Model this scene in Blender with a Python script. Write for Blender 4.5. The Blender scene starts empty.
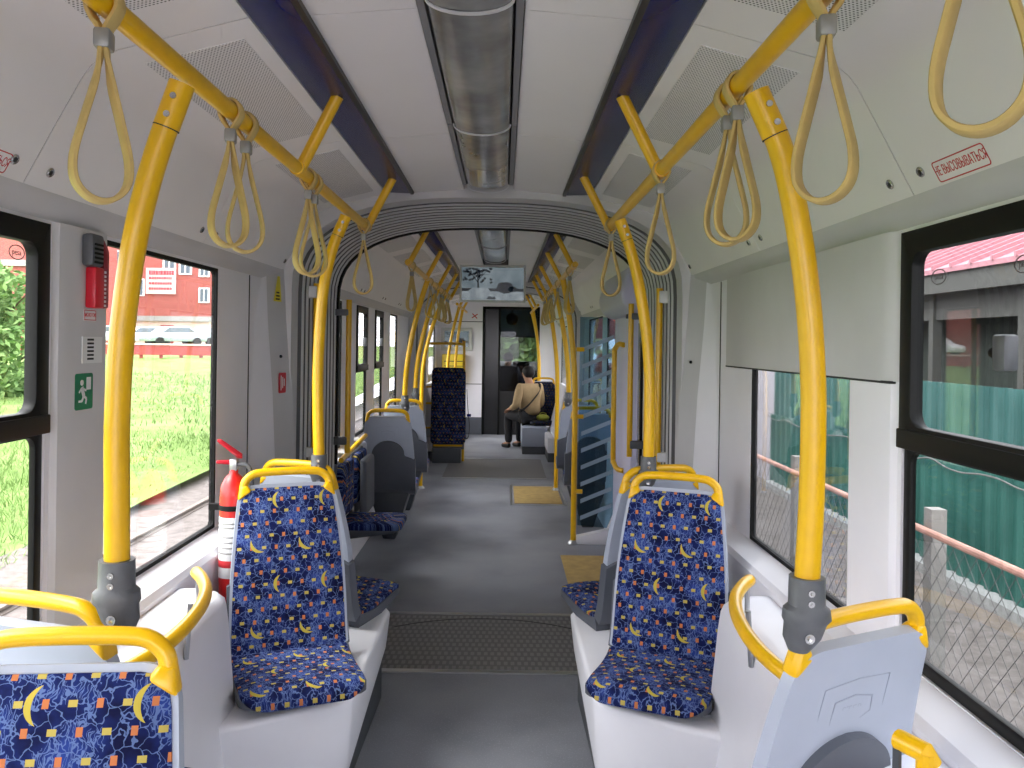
import bpy, bmesh, math, random
from mathutils import Vector, Matrix
R = math.radians
random.seed(7)
scene = bpy.context.scene
COL = scene.collection

# ------------------------------------------------------------------ measuring
CX, EYE, F, VX, VY, ROLL = 0.085, 1.6, 800.0, 502.7, 343.4, 0.8
_c, _s = math.cos(R(ROLL)), math.sin(R(ROLL))
def at(px, py, Y):
    """world point seen at a pixel of the photograph, at distance Y down the car"""
    X, D = px - 512, py - 384
    ux, uy = 512 + X * _c + D * _s, 384 - X * _s + D * _c
    return Vector((CX + (ux - VX) * Y / F, Y, EYE - (uy - VY) * Y / F))

def lin(r, g, b):
    f = lambda c: (c / 255 / 12.92) if c / 255 <= 0.04045 else ((c / 255 + 0.055) / 1.055) ** 2.4
    return (f(r), f(g), f(b), 1.0)

# ------------------------------------------------------------------ materials
class N:
    """tiny expression helper over shader math nodes"""
    def __init__(s, nt, sock): s.nt, s.k = nt, sock
    def _op(s, op, o=None, o2=None):
        n = s.nt.nodes.new('ShaderNodeMath'); n.operation = op
        s.nt.links.new(s.k, n.inputs[0])
        for i, q in ((1, o), (2, o2)):
            if q is None: continue
            if isinstance(q, N): s.nt.links.new(q.k, n.inputs[i])
            else: n.inputs[i].default_value = q
        return N(s.nt, n.outputs[0])
    def __add__(s, o): return s._op('ADD', o)
    def __sub__(s, o): return s._op('SUBTRACT', o)
    def __mul__(s, o): return s._op('MULTIPLY', o)
    def __truediv__(s, o): return s._op('DIVIDE', o)
    def lt(s, o): return s._op('LESS_THAN', o)
    def gt(s, o): return s._op('GREATER_THAN', o)
    def floor(s): return s._op('FLOOR')
    def frac(s): return s._op('FRACT')
    def abs(s): return s._op('ABSOLUTE')
    def sin(s): return s._op('SINE')
    def mod(s, o): return s._op('FLOORED_MODULO', o)
    def max(s, o): return s._op('MAXIMUM', o)
    def min(s, o): return s._op('MINIMUM', o)
    def sqrt(s): return s._op('SQRT')

MATS = {}
def new_mat(name):
    m = bpy.data.materials.new(name); m.use_nodes = True
    nt = m.node_tree; b = nt.nodes['Principled BSDF']
    MATS[name] = m
    return m, nt, b
def setp(b, col=None, rough=None, metal=None, spec=None, emit=None, es=None):
    if col is not None: b.inputs['Base Color'].default_value = col
    if rough is not None: b.inputs['Roughness'].default_value = rough
    if metal is not None: b.inputs['Metallic'].default_value = metal
    if spec is not None: b.inputs['Specular IOR Level'].default_value = spec
    if emit is not None:
        b.inputs['Emission Color'].default_value = emit; b.inputs['Emission Strength'].default_value = es
def tex(nt, kind, coord='Object', **kw):
    t = nt.nodes.new('ShaderNodeTex' + kind)
    c = nt.nodes.new('ShaderNodeTexCoord')
    nt.links.new(c.outputs[coord], t.inputs['Vector'])
    for k, v in kw.items():
        if k in t.inputs: t.inputs[k].default_value = v
        else: setattr(t, k, v)
    return t
def ramp(nt, sock, stops):
    r = nt.nodes.new('ShaderNodeValToRGB'); el = r.color_ramp.elements
    while len(el) < len(stops): el.new(0.5)
    for e, (p, c) in zip(el, stops): e.position = p; e.color = c
    nt.links.new(sock, r.inputs[0]); return r
def mixc(nt, fac, a, b):
    n = nt.nodes.new('ShaderNodeMix'); n.data_type = 'RGBA'
    for i, q in ((0, fac), (6, a), (7, b)):
        if isinstance(q, N): nt.links.new(q.k, n.inputs[i])
        elif hasattr(q, 'is_output'): nt.links.new(q, n.inputs[i])
        else: n.inputs[i].default_value = q
    return n.outputs[2]
def bump(nt, b, sock, strength, dist=0.01):
    n = nt.nodes.new('ShaderNodeBump'); n.inputs['Strength'].default_value = strength
    n.inputs['Distance'].default_value = dist
    nt.links.new(sock, n.inputs['Height']); nt.links.new(n.outputs[0], b.inputs['Normal'])

def plain(name, col, rough=0.5, metal=0.0, spec=None, noise=0.0, scale=8.0, grain=0.0):
    m, nt, b = new_mat(name); setp(b, col, rough, metal, spec)
    if noise:
        t = tex(nt, 'Noise', Scale=scale, Detail=6.0)
        lo = tuple(c * (1 - noise) for c in col[:3]) + (1,); hi = tuple(min(1, c * (1 + noise)) for c in col[:3]) + (1,)
        r = ramp(nt, t.outputs['Fac'], [(0.3, lo), (0.7, hi)])
        nt.links.new(r.outputs[0], b.inputs['Base Color'])
    if grain:
        t = tex(nt, 'Noise', Scale=450.0, Detail=2.0); bump(nt, b, t.outputs['Fac'], grain, 0.002)
    return m

plain('white_plastic', lin(233, 232, 237), 0.42, noise=0.03, scale=3, grain=0.06)
plain('pod_plastic', lin(231, 231, 238), 0.4, noise=0.03, scale=4, grain=0.08)
plain('ceiling_panel', lin(234, 232, 231), 0.45, noise=0.02, scale=3)
plain('grey_panel', lin(200, 199, 200), 0.5, noise=0.04, scale=4, grain=0.15)
plain('lilac_lit_white', lin(205, 203, 224), 0.45, noise=0.02)  # white plastic with the lilac light from the door put into its colour
plain('gap_dark', lin(45, 45, 45), 0.8)
plain('roof_outer', lin(120, 120, 120), 0.6)
plain('blue_strip', lin(17, 27, 90), 0.25, spec=0.18, noise=0.15, scale=2)
plain('strip_edge', lin(38, 40, 44), 0.4)
plain('yellow_paint', lin(230, 178, 8), 0.28, spec=0.5, noise=0.05, scale=20)
plain('strap_band', lin(200, 172, 106), 0.55, noise=0.08, scale=30)
plain('strap_dark', lin(120, 104, 62), 0.55)
plain('buckle_grey', lin(150, 150, 146), 0.4, metal=0.3)
plain('clamp_grey', lin(88, 90, 94), 0.45, noise=0.1, scale=40, grain=0.2)
plain('screw_steel', lin(190, 190, 190), 0.25, metal=1.0)
plain('steel', lin(185, 187, 190), 0.3, metal=0.9)
plain('seat_shell', lin(166, 173, 188), 0.42, noise=0.03, grain=0.1)
plain('seat_dark', lin(84, 88, 97), 0.5, noise=0.06, grain=0.2)
plain('black_frame', lin(16, 17, 16), 0.45, spec=0.2, noise=0.1)
plain('rubber', lin(18, 18, 18), 0.7, spec=0.2)
plain('rib_light', lin(205, 206, 208), 0.45)
plain('skirting', lin(66, 70, 76), 0.5, noise=0.08)
plain('dark_cab', lin(20, 20, 22), 0.6)
plain('cab_blue', lin(70, 92, 110), 0.7)
plain('tan_floor', lin(178, 150, 92), 0.7, noise=0.15, scale=14)
plain('red_plastic', lin(205, 28, 48), 0.35)
plain('red_dark', lin(140, 16, 40), 0.35)
plain('red_paint', lin(205, 32, 30), 0.3, spec=0.6)
plain('label_white', lin(225, 225, 225), 0.6)
plain('sign_red', lin(190, 40, 48), 0.6)
plain('sign_green', lin(0, 120, 80), 0.5)
plain('sign_yellow', lin(225, 210, 60), 0.6)
plain('ink', lin(30, 30, 32), 0.7)
plain('glass_ink', lin(70, 60, 60), 0.7)
plain('black_gloss', lin(26, 27, 30), 0.2)
plain('emboss_dark', lin(128, 129, 132), 0.5)
plain('rib_dark', lin(84, 84, 86), 0.7)
plain('emboss', lin(156, 163, 178), 0.5)
plain('skin', lin(170, 125, 98), 0.6)
plain('hair', lin(24, 20, 18), 0.7)
plain('jacket', lin(168, 144, 106), 0.85, noise=0.12, scale=12)
plain('navy_cloth', lin(28, 34, 58), 0.85)
plain('dark_cloth', lin(26, 26, 30), 0.85, noise=0.15)
plain('shoe', lin(30, 28, 28), 0.5)
plain('bag_green', lin(170, 178, 70), 0.7, noise=0.15, scale=12)
plain('yellow_box', lin(225, 195, 40), 0.45)
plain('rust_pipe', lin(196, 146, 128), 0.6, noise=0.2, scale=6)
plain('concrete', lin(150, 146, 140), 0.85, noise=0.12, scale=6)
plain('wire', lin(104, 102, 100), 0.7)
plain('bark', lin(84, 66, 50), 0.9, noise=0.3, scale=10)
plain('car_white', lin(232, 234, 236), 0.25, spec=0.6)
plain('car_silver', lin(170, 182, 190), 0.25, metal=0.4)
plain('car_grey', lin(130, 140, 142), 0.25, metal=0.4)
plain('car_glass', lin(70, 86, 96), 0.08, spec=0.8)
plain('tyre', lin(25, 25, 25), 0.8)
plain('shed_roof', lin(150, 150, 148), 0.7, noise=0.1)
plain('shed_wall', lin(228, 196, 186), 0.8, noise=0.08)
plain('fence_red', lin(150, 56, 54), 0.6, noise=0.12)
plain('window_white', lin(236, 238, 240), 0.5)
plain('window_dark', lin(96, 112, 124), 0.2)
plain('banner', lin(228, 190, 186), 0.7)
plain('banner_ink', lin(224, 60, 78), 0.7)
plain('pale_wall', lin(168, 164, 170), 0.8, noise=0.06)
plain('under_eave', lin(78, 78, 74), 0.8, noise=0.1)
plain('shed_dark', lin(44, 52, 46), 0.8, noise=0.2)
plain('roof_pink', lin(176, 122, 130), 0.55, noise=0.06)
plain('track_steel', lin(120, 110, 102), 0.6, metal=0.3)
plain('stripe_blue', lin(150, 172, 190), 0.5)
plain('silver_bezel', lin(200, 202, 198), 0.4)

# perforated ceiling sheet: rows of small round holes
m, nt, b = new_mat('perforated'); setp(b, rough=0.5)
c = nt.nodes.new('ShaderNodeTexCoord'); sp = nt.nodes.new('ShaderNodeSeparateXYZ')
nt.links.new(c.outputs['UV'], sp.inputs[0])
U, V = N(nt, sp.outputs[0]) / 0.0085, N(nt, sp.outputs[1]) / 0.0085
du = (U + V.floor().mod(2.0) * 0.5).frac() - 0.5; dv = V.frac() - 0.5
hole = (du * du + dv * dv).lt(0.07)
nt.links.new(mixc(nt, hole, lin(226, 225, 224), lin(92, 92, 92)), b.inputs['Base Color'])

# floor
m, nt, b = new_mat('floor_vinyl'); setp(b, rough=0.5)
t = tex(nt, 'Noise', Scale=1.3, Detail=8.0); t2 = tex(nt, 'Noise', Scale=160.0, Detail=2.0)
r = ramp(nt, t.outputs['Fac'], [(0.3, lin(104, 106, 114)), (0.5, lin(132, 134, 142)), (0.72, lin(148, 150, 157))])
sp2 = (N(nt, t2.outputs['Fac'])).gt(0.62)
nt.links.new(mixc(nt, sp2 * 0.35, r.outputs[0], lin(172, 173, 177)), b.inputs['Base Color'])
bump(nt, b, t2.outputs['Fac'], 0.15, 0.002)
# turntable tread rubber with a studded pattern
m, nt, b = new_mat('tread'); setp(b, rough=0.6)
c = nt.nodes.new('ShaderNodeTexCoord'); sp = nt.nodes.new('ShaderNodeSeparateXYZ')
nt.links.new(c.outputs['Object'], sp.inputs[0])
U, V = N(nt, sp.outputs[0]) / 0.034, N(nt, sp.outputs[1]) / 0.06
stud = ((U + V.floor().mod(2.0) * 0.5).frac() - 0.5).abs().lt(0.28) * (V.frac() - 0.5).abs().lt(0.34)
nt.links.new(mixc(nt, stud, lin(104, 102, 102), lin(130, 127, 126)), b.inputs['Base Color'])
bump(nt, b, stud.k, 0.5, 0.003)

# upholstery
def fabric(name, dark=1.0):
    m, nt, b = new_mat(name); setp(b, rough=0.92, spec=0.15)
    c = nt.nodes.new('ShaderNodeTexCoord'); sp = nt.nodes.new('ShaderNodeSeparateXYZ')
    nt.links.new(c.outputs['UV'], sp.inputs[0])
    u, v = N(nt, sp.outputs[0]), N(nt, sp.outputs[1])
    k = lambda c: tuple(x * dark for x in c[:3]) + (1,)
    # patchy ground
    t = nt.nodes.new('ShaderNodeTexNoise'); nt.links.new(c.outputs['UV'], t.inputs['Vector'])
    t.inputs['Scale'].default_value = 14.0; t.inputs['Detail'].default_value = 3.0
    g = ramp(nt, t.outputs['Fac'], [(0.36, k(lin(14, 17, 52))), (0.52, k(lin(22, 33, 86))), (0.68, k(lin(38, 57, 124)))])
    # crackle lines
    vo = nt.nodes.new('ShaderNodeTexVoronoi'); vo.feature = 'DISTANCE_TO_EDGE'; vo.inputs['Scale'].default_value = 40.0
    wn = nt.nodes.new('ShaderNodeTexNoise'); wn.inputs['Scale'].default_value = 42.0; nt.links.new(c.outputs['UV'], wn.inputs['Vector'])
    va = nt.nodes.new('ShaderNodeVectorMath'); va.operation = 'SCALE'; va.inputs['Scale'].default_value = 0.03; nt.links.new(wn.outputs['Color'], va.inputs[0])
    vb = nt.nodes.new('ShaderNodeVectorMath'); nt.links.new(c.outputs['UV'], vb.inputs[0]); nt.links.new(va.outputs[0], vb.inputs[1])
    nt.links.new(vb.outputs[0], vo.inputs['Vector'])
    l1 = N(nt, vo.outputs['Distance']).lt(0.035)
    mp = nt.nodes.new('ShaderNodeMapping'); mp.inputs['Scale'].default_value = (150, 34, 1); mp.inputs['Rotation'].default_value = (0, 0, 0.5)
    nt.links.new(vb.outputs[0], mp.inputs[0])
    vo2 = nt.nodes.new('ShaderNodeTexVoronoi'); vo2.feature = 'DISTANCE_TO_EDGE'; vo2.inputs['Scale'].default_value = 1.0
    nt.links.new(mp.outputs[0], vo2.inputs['Vector'])
    l2 = N(nt, vo2.outputs['Distance']).lt(0.055) * N(nt, t.outputs['Fac']).gt(0.50)
    col = mixc(nt, l1.max(l2) * 0.75, g.outputs[0], k(lin(98, 118, 164)))
    # crescent birds
    def crescent(cu, cv, pu, pv, ou, ov, r1=0.034, r2=0.034):
        a = (u + (pu / 2 - cu)).mod(pu) - pu / 2; d = (v + (pv / 2 - cv)).mod(pv) - pv / 2
        ins = (a * a + d * d).lt(r1 * r1)
        e = a - ou; h = d - ov
        return ins * (e * e + h * h).gt(r2 * r2)
    birds = crescent(0.05, 0.08, 0.172, 0.30, 0.0185, 0.019, 0.032, 0.047).max(crescent(0.13, 0.235, 0.172, 0.30, 0.0265, -0.001, 0.032, 0.047))
    # little blocks, rows shifted
    P = 0.043
    row = (v / P).floor(); uu = u / P + row * 0.37
    fx, fy = uu.frac() - 0.5, (v / P).frac() - 0.5
    odd = (uu.floor() + row).mod(2.0)
    yb = fx.abs().lt(0.17) * fy.abs().lt(0.125) * odd.lt(0.5)
    ob = fx.abs().lt(0.125) * fy.abs().lt(0.17) * odd.gt(0.5)
    col = mixc(nt, yb, col, k(lin(178, 160, 82))); col = mixc(nt, ob, col, k(lin(184, 112, 70)))
    col = mixc(nt, birds, col, k(lin(182, 164, 68)))
    nt.links.new(col, b.inputs['Base Color'])
    w = nt.nodes.new('ShaderNodeTexNoise'); w.inputs['Scale'].default_value = 900
    nt.links.new(c.outputs['UV'], w.inputs['Vector']); bump(nt, b, w.outputs['Fac'], 0.15, 0.002)
fabric('upholstery')
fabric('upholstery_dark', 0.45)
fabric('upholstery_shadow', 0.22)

def glass(name, tint, refl=1.0, ior=1.5):
    m = bpy.data.materials.new(name); m.use_nodes = True; nt = m.node_tree; nt.nodes.clear()
    o = nt.nodes.new('ShaderNodeOutputMaterial'); mx = nt.nodes.new('ShaderNodeMixShader')
    t = nt.nodes.new('ShaderNodeBsdfTransparent'); g = nt.nodes.new('ShaderNodeBsdfGlossy'); lw = nt.nodes.new('ShaderNodeLayerWeight')
    t.inputs['Color'].default_value = tint; g.inputs['Roughness'].default_value = 0.0
    g.inputs['Color'].default_value = (refl, refl, refl, 1); f0 = ((ior - 1) / (ior + 1)) ** 2
    fr = N(nt, lw.outputs['Facing'])._op('POWER', 5.0) * (1 - f0) + f0
    nt.links.new(fr.k, mx.inputs[0]); nt.links.new(t.outputs[0], mx.inputs[1]); nt.links.new(g.outputs[0], mx.inputs[2])
    nt.links.new(mx.outputs[0], o.inputs[0]); MATS[name] = m
glass('window_glass', (0.94, 0.95, 0.94, 1), 0.8, 1.3)
glass('tinted_glass', (0.72, 0.74, 0.74, 1), 0.9, 1.35)
glass('blue_glass', (0.55, 0.72, 0.82, 1), 0.7, 1.35)
glass('smoked_glass', (0.55, 0.57, 0.58, 1), 0.6, 1.35)

# clear plastic of the lamp trough
m, nt, b = new_mat('lamp_cover'); setp(b, rough=0.16, spec=0.6)
t = tex(nt, 'Noise', Scale=5.0, Detail=5.0)
r = ramp(nt, t.outputs['Fac'], [(0.35, lin(112, 112, 112)), (0.65, lin(150, 150, 148))])
nt.links.new(r.outputs[0], b.inputs['Base Color'])

# outdoors
m, nt, b = new_mat('grass_ground'); setp(b, rough=0.95, spec=0.1)
t = tex(nt, 'Noise', Scale=0.9, Detail=10.0, Roughness=0.7)
r = ramp(nt, t.outputs['Fac'], [(0.3, lin(92, 116, 60)), (0.5, lin(110, 134, 74)), (0.68, lin(126, 146, 92)), (0.8, lin(136, 140, 108))])
nt.links.new(r.outputs[0], b.inputs['Base Color'])
m, nt, b = new_mat('grass_blade'); setp(b, rough=0.8, spec=0.1)
t = tex(nt, 'Noise', Scale=1.5, Detail=4.0)
r = ramp(nt, t.outputs['Fac'], [(0.35, lin(96, 122, 66)), (0.65, lin(126, 148, 92))])
nt.links.new(r.outputs[0], b.inputs['Base Color'])
m, nt, b = new_mat('leaves'); setp(b, rough=0.7, spec=0.15)
t = tex(nt, 'Noise', Scale=3.0, Detail=6.0)
r = ramp(nt, t.outputs['Fac'], [(0.35, lin(84, 118, 66)), (0.65, lin(136, 164, 104))])
nt.links.new(r.outputs[0], b.inputs['Base Color'])
m, nt, b = new_mat('gravel'); setp(b, rough=0.95, spec=0.1)
t = tex(nt, 'Noise', Scale=9.0, Detail=12.0, Roughness=0.75)
r = ramp(nt, t.outputs['Fac'], [(0.3, lin(90, 84, 80)), (0.5, lin(116, 109, 105)), (0.7, lin(138, 131, 127))])
nt.links.new(r.outputs[0], b.inputs['Base Color'])
m, nt, b = new_mat('brick'); setp(b, rough=0.9, spec=0.1)
c = nt.nodes.new('ShaderNodeTexCoord'); mp = nt.nodes.new('ShaderNodeMapping'); mp.inputs['Rotation'].default_value = (R(90), 0, 0)
nt.links.new(c.outputs['Object'], mp.inputs[0])
t = nt.nodes.new('ShaderNodeTexBrick'); nt.links.new(mp.outputs[0], t.inputs['Vector'])
t.inputs['Scale'].default_value = 3.0; t.inputs['Color1'].default_value = lin(168, 96, 90); t.inputs['Color2'].default_value = lin(156, 86, 82)
t.inputs['Mortar'].default_value = lin(150, 110, 104); t.inputs['Mortar Size'].default_value = 0.015
nt.links.new(t.outputs['Color'], b.inputs['Base Color'])
m, nt, b = new_mat('fence_green'); setp(b, rough=0.5)
t = tex(nt, 'Noise', Scale=1.6, Detail=5.0)
r = ramp(nt, t.outputs['Fac'], [(0.35, lin(30, 80, 72)), (0.65, lin(46, 100, 90))])
nt.links.new(r.outputs[0], b.inputs['Base Color'])
m, nt, b = new_mat('fence_teal'); setp(b, rough=0.4)
t = tex(nt, 'Noise', Scale=1.6, Detail=5.0)
r = ramp(nt, t.outputs['Fac'], [(0.35, lin(46, 88, 84)), (0.65, lin(66, 108, 104))])
nt.links.new(r.outputs[0], b.inputs['Base Color'])

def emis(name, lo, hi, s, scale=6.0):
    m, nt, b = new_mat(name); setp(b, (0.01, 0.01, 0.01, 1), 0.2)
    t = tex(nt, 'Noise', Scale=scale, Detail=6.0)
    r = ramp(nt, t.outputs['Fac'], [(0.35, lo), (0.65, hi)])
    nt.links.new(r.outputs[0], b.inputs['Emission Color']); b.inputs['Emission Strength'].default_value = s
EMS = 0.085  # glow strength of the reflections painted on the two screens
emis('reflected_sky', lin(120, 140, 150), lin(165, 182, 190), EMS)
emis('reflected_dark', lin(18, 26, 34), lin(44, 54, 62), EMS, 30)
emis('reflected_pale', lin(150, 165, 174), lin(196, 208, 214), EMS, 14)

# ------------------------------------------------------------------ mesh building
class MB:
    def __init__(s): s.v, s.f, s.m, s.uv = [], [], [], []
    def add(s, pts): b0 = len(s.v); s.v += [tuple(p) for p in pts]; return b0
    def face(s, ids, m=0, uv=None): s.f.append(list(ids)); s.m.append(m); s.uv.append(uv)
    def box(s, x0, x1, y0, y1, z0, z1, m=0):
        k = s.add([(x, y, z) for x in (x0, x1) for y in (y0, y1) for z in (z0, z1)])
        for q in ((0, 1, 3, 2), (4, 6, 7, 5), (0, 4, 5, 1), (2, 3, 7, 6), (0, 2, 6, 4), (1, 5, 7, 3)): s.face([k + i for i in q], m)
        return s
    def hull8(s, pts, m=0):
        k = s.add(pts)
        for q in ((0, 1, 3, 2), (4, 6, 7, 5), (0, 4, 5, 1), (2, 3, 7, 6), (0, 2, 6, 4), (1, 5, 7, 3)): s.face([k + i for i in q], m)
        return s
    def prism(s, poly, lo, hi, axis='z', m=0):
        f = {'z': lambda p, t: (p[0], p[1], t), 'y': lambda p, t: (p[0], t, p[1]), 'x': lambda p, t: (t, p[0], p[1])}[axis]
        n = len(poly); a = s.add([f(p, lo) for p in poly]); b = s.add([f(p, hi) for p in poly])
        s.face(list(range(a, a + n))[::-1], m); s.face(range(b, b + n), m)
        for i in range(n): j = (i + 1) % n; s.face([a + i, a + j, b + j, b + i], m)
        return s
    def rings(s, rr, m=0, caps=True, loop=False):
        n = len(rr[0]); ids = [s.add(r) for r in rr]
        for a, b in zip(ids, ids[1:] + ([ids[0]] if loop else [])):
            for i in range(n): j = (i + 1) % n; s.face([a + i, a + j, b + j, b + i], m)
        if caps and not loop: s.face(list(range(ids[0], ids[0] + n))[::-1], m); s.face(range(ids[-1], ids[-1] + n), m)
        return s
    def tube(s, pts, r, n=10, m=0, smooth=0, loop=False, sec=None):
        pts = [Vector(p) for p in pts]
        if smooth: pts = curve(pts, smooth, loop)
        rr = r if isinstance(r, (list, tuple)) else [r] * len(pts)
        if len(rr) != len(pts): rr = [rr[0] + (rr[-1] - rr[0]) * i / (len(pts) - 1) for i in range(len(pts))]
        rings = []; up = None
        for i, p in enumerate(pts):
            a = pts[i - 1] if (i or loop) else p; b = pts[(i + 1) % len(pts)] if (i < len(pts) - 1 or loop) else p
            t = (b - a).normalized()
            if up is None: up = t.orthogonal().normalized()
            up = (up - t * up.dot(t)).normalized(); sd = t.cross(up)
            rings.append([p + (up * math.cos(k * 2 * math.pi / n) + sd * math.sin(k * 2 * math.pi / n)) * rr[i] for k in range(n)])
        return s.rings(rings, m, True, loop)
    def band(s, pts, wide, w, t, m=0, loop=False):
        """flat strip swept along pts; 'wide' is the fixed direction of its width"""
        pts = [Vector(p) for p in pts]; wide = Vector(wide).normalized(); rings = []
        for i, p in enumerate(pts):
            a = pts[i - 1] if (i or loop) else p; b = pts[(i + 1) % len(pts)] if (i < len(pts) - 1 or loop) else p
            tg = (b - a).normalized(); n = tg.cross(wide).normalized()
            rings.append([p + wide * (w / 2) + n * (t / 2), p - wide * (w / 2) + n * (t / 2), p - wide * (w / 2) - n * (t / 2), p + wide * (w / 2) - n * (t / 2)])
        return s.rings(rings, m, True, loop)
    def lathe(s, prof, o=(0, 0, 0), axis=(0, 0, 1), n=20, m=0):
        ax = Vector(axis).normalized(); u = ax.orthogonal().normalized(); w = ax.cross(u); o = Vector(o)
        return s.rings([[o + ax * z + (u * math.cos(k * 2 * math.pi / n) + w * math.sin(k * 2 * math.pi / n)) * max(r, 1e-4) for k in range(n)] for r, z in prof], m)
    def ball(s, c, rx, ry=None, rz=None, n=14, m=0):
        ry = ry or rx; rz = rz or rx; c = Vector(c)
        rr = []
        for i in range(n // 2 + 1):
            a = -math.pi / 2 + math.pi * i / (n // 2); q = max(math.cos(a), 0.02)
            rr.append([c + Vector((rx * q * math.cos(k * 2 * math.pi / n), ry * q * math.sin(k * 2 * math.pi / n), rz * math.sin(a))) for k in range(n)])
        return s.rings(rr, m)
    def build(s, name, mats, parent=None, bevel=0.0, smooth=32, rel=True, seg=2):
        if isinstance(mats, str): mats = [mats]
        me = bpy.data.meshes.new(name); off = Vector((0, 0, 0))
        if parent is not None and rel:
            q = parent
            while q.parent: off += q.location; q = q.parent
            off += q.location
        me.from_pydata([tuple(Vector(p) - off) for p in s.v], [], s.f)
        for mm in mats: me.materials.append(MATS[mm])
        me.polygons.foreach_set('material_index', s.m)
        if any(u is not None for u in s.uv):
            L = me.uv_layers.new(name='UVMap'); i = 0
            for p, u in zip(me.polygons, s.uv):
                for k, li in enumerate(p.loop_indices): L.data[li].uv = u[k] if u else (0, 0)
        bm = bmesh.new(); bm.from_mesh(me); bmesh.ops.recalc_face_normals(bm, faces=bm.faces)
        if bevel:
            ed = [e for e in bm.edges if len(e.link_faces) == 2 and e.calc_face_angle() > R(28)]
            bmesh.ops.bevel(bm, geom=ed, offset=bevel, segments=seg, affect='EDGES', profile=0.5, clamp_overlap=True)
        bm.to_mesh(me); bm.free()
        if smooth:
            me.polygons.foreach_set('use_smooth', [True] * len(me.polygons)); me.set_sharp_from_angle(angle=R(smooth))
        o = bpy.data.objects.new(name, me); COL.objects.link(o)
        if parent is not None: o.parent = parent
        return o

def curve(p, n=6, loop=False):
    p = [Vector(q) for q in p]; N_ = len(p); out = []
    for i in range(N_ if loop else N_ - 1):
        a = p[i - 1] if (i or loop) else p[0] * 2 - p[1]; b, c = p[i], p[(i + 1) % N_]
        d = p[(i + 2) % N_] if (i + 2 < N_ or loop) else c * 2 - b
        for k in range(n):
            t = k / n
            out.append(0.5 * ((2 * b) + (c - a) * t + (2 * a - 5 * b + 4 * c - d) * t * t + (3 * b - a - 3 * c + d) * t ** 3))
    if not loop: out.append(p[-1])
    return out
def rrect(x0, x1, y0, y1, r, n=5):
    out = []
    for cx, cy, a0 in ((x1 - r, y1 - r, 0), (x0 + r, y1 - r, 90), (x0 + r, y0 + r, 180), (x1 - r, y0 + r, 270)):
        for k in range(n + 1): a = R(a0 + 90 * k / n); out.append((cx + r * math.cos(a), cy + r * math.sin(a)))
    return out
def tag(o, label=None, cat=None, group=None, kind=None):
    if label: o['label'] = label
    if cat: o['category'] = cat
    if group: o['group'] = group
    if kind: o['kind'] = kind
    return o
def thing(name, label, cat, loc=(0, 0, 0), group=None, rz=0.0):
    o = bpy.data.objects.new(name, None); COL.objects.link(o); o.location = loc; o.rotation_euler = (0, 0, rz)
    o.empty_display_size = 0.05
    return tag(o, label, cat, group)
def struct(o): o['kind'] = 'structure'; return o
def copy_tree(o, parent=None):
    c = o.copy(); COL.objects.link(c)
    if parent is not None: c.parent = parent
    for ch in [x for x in o.children]: copy_tree(ch, c)
    return c
def text_mesh(mb, body, size, frame, m=0, align='CENTER', sx=1.0, thick=0.0006):
    """lettering: frame maps (u,v,h) to a point; h is height off the surface"""
    cu = bpy.data.curves.new('t', 'FONT'); cu.body = body; cu.size = size; cu.align_x = align; cu.align_y = 'CENTER'
    cu.extrude = thick / 2; cu.resolution_u = 3
    ob = bpy.data.objects.new('t', cu); COL.objects.link(ob)
    dg = bpy.context.evaluated_depsgraph_get(); me = bpy.data.meshes.new_from_object(ob.evaluated_get(dg))
    k = mb.add([frame(v.co.x * sx, v.co.y, v.co.z + thick / 2) for v in me.vertices])
    for p in me.polygons: mb.face([k + i for i in p.vertices], m)
    bpy.data.objects.remove(ob); bpy.data.curves.remove(cu); bpy.data.meshes.remove(me)
def plate(mb, u0, u1, v0, v1, frame, h0=0.0, h1=0.001, r=0.0, m=0, poly=None):
    poly = poly or (rrect(u0, u1, v0, v1, r) if r else [(u0, v0), (u1, v0), (u1, v1), (u0, v1)])
    n = len(poly); a = mb.add([frame(u, v, h0) for u, v in poly]); b = mb.add([frame(u, v, h1) for u, v in poly])
    mb.face(range(a, a + n), m); mb.face(range(b, b + n), m)
    for i in range(n): j = (i + 1) % n; mb.face([a + i, a + j, b + j, b + i], m)
def outline(mb, poly, w, frame, h=0.001, m=0):
    c = Vector((sum(p[0] for p in poly) / len(poly), sum(p[1] for p in poly) / len(poly)))
    n = len(poly); inn = []
    for i in range(n):
        a, b, d = Vector(poly[i - 1]), Vector(poly[i]), Vector(poly[(i + 1) % n]); t = (d - a).normalized(); nr = Vector((-t.y, t.x))
        if nr.dot(c - b) < 0: nr = -nr
        inn.append(b + nr * w)
    a = mb.add([frame(p[0], p[1], h) for p in poly]); b = mb.add([frame(p[0], p[1], h) for p in inn])
    a2 = mb.add([frame(p[0], p[1], 0) for p in poly]); b2 = mb.add([frame(p[0], p[1], 0) for p in inn])
    for i in range(n):
        j = (i + 1) % n; mb.face([a + i, a + j, b + j, b + i], m); mb.face([a2 + i, a2 + j, a + j, a + i], m)
        mb.face([b2 + i, b2 + j, b + j, b + i], m); mb.face([a2 + i, a2 + j, b2 + j, b2 + i], m)

# ================================================================== THE SETTING
WX, SILL, HEAD, COVE = 1.07, 0.84, 1.885, 1.955
Y_REAR, Y_RING, Y_CAR2, Y_END2, Y_CAR3, Y_CAB, Y_NOSE = -2.6, 4.05, 5.1, 9.75, 10.75, 14.0, 17.0

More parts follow.
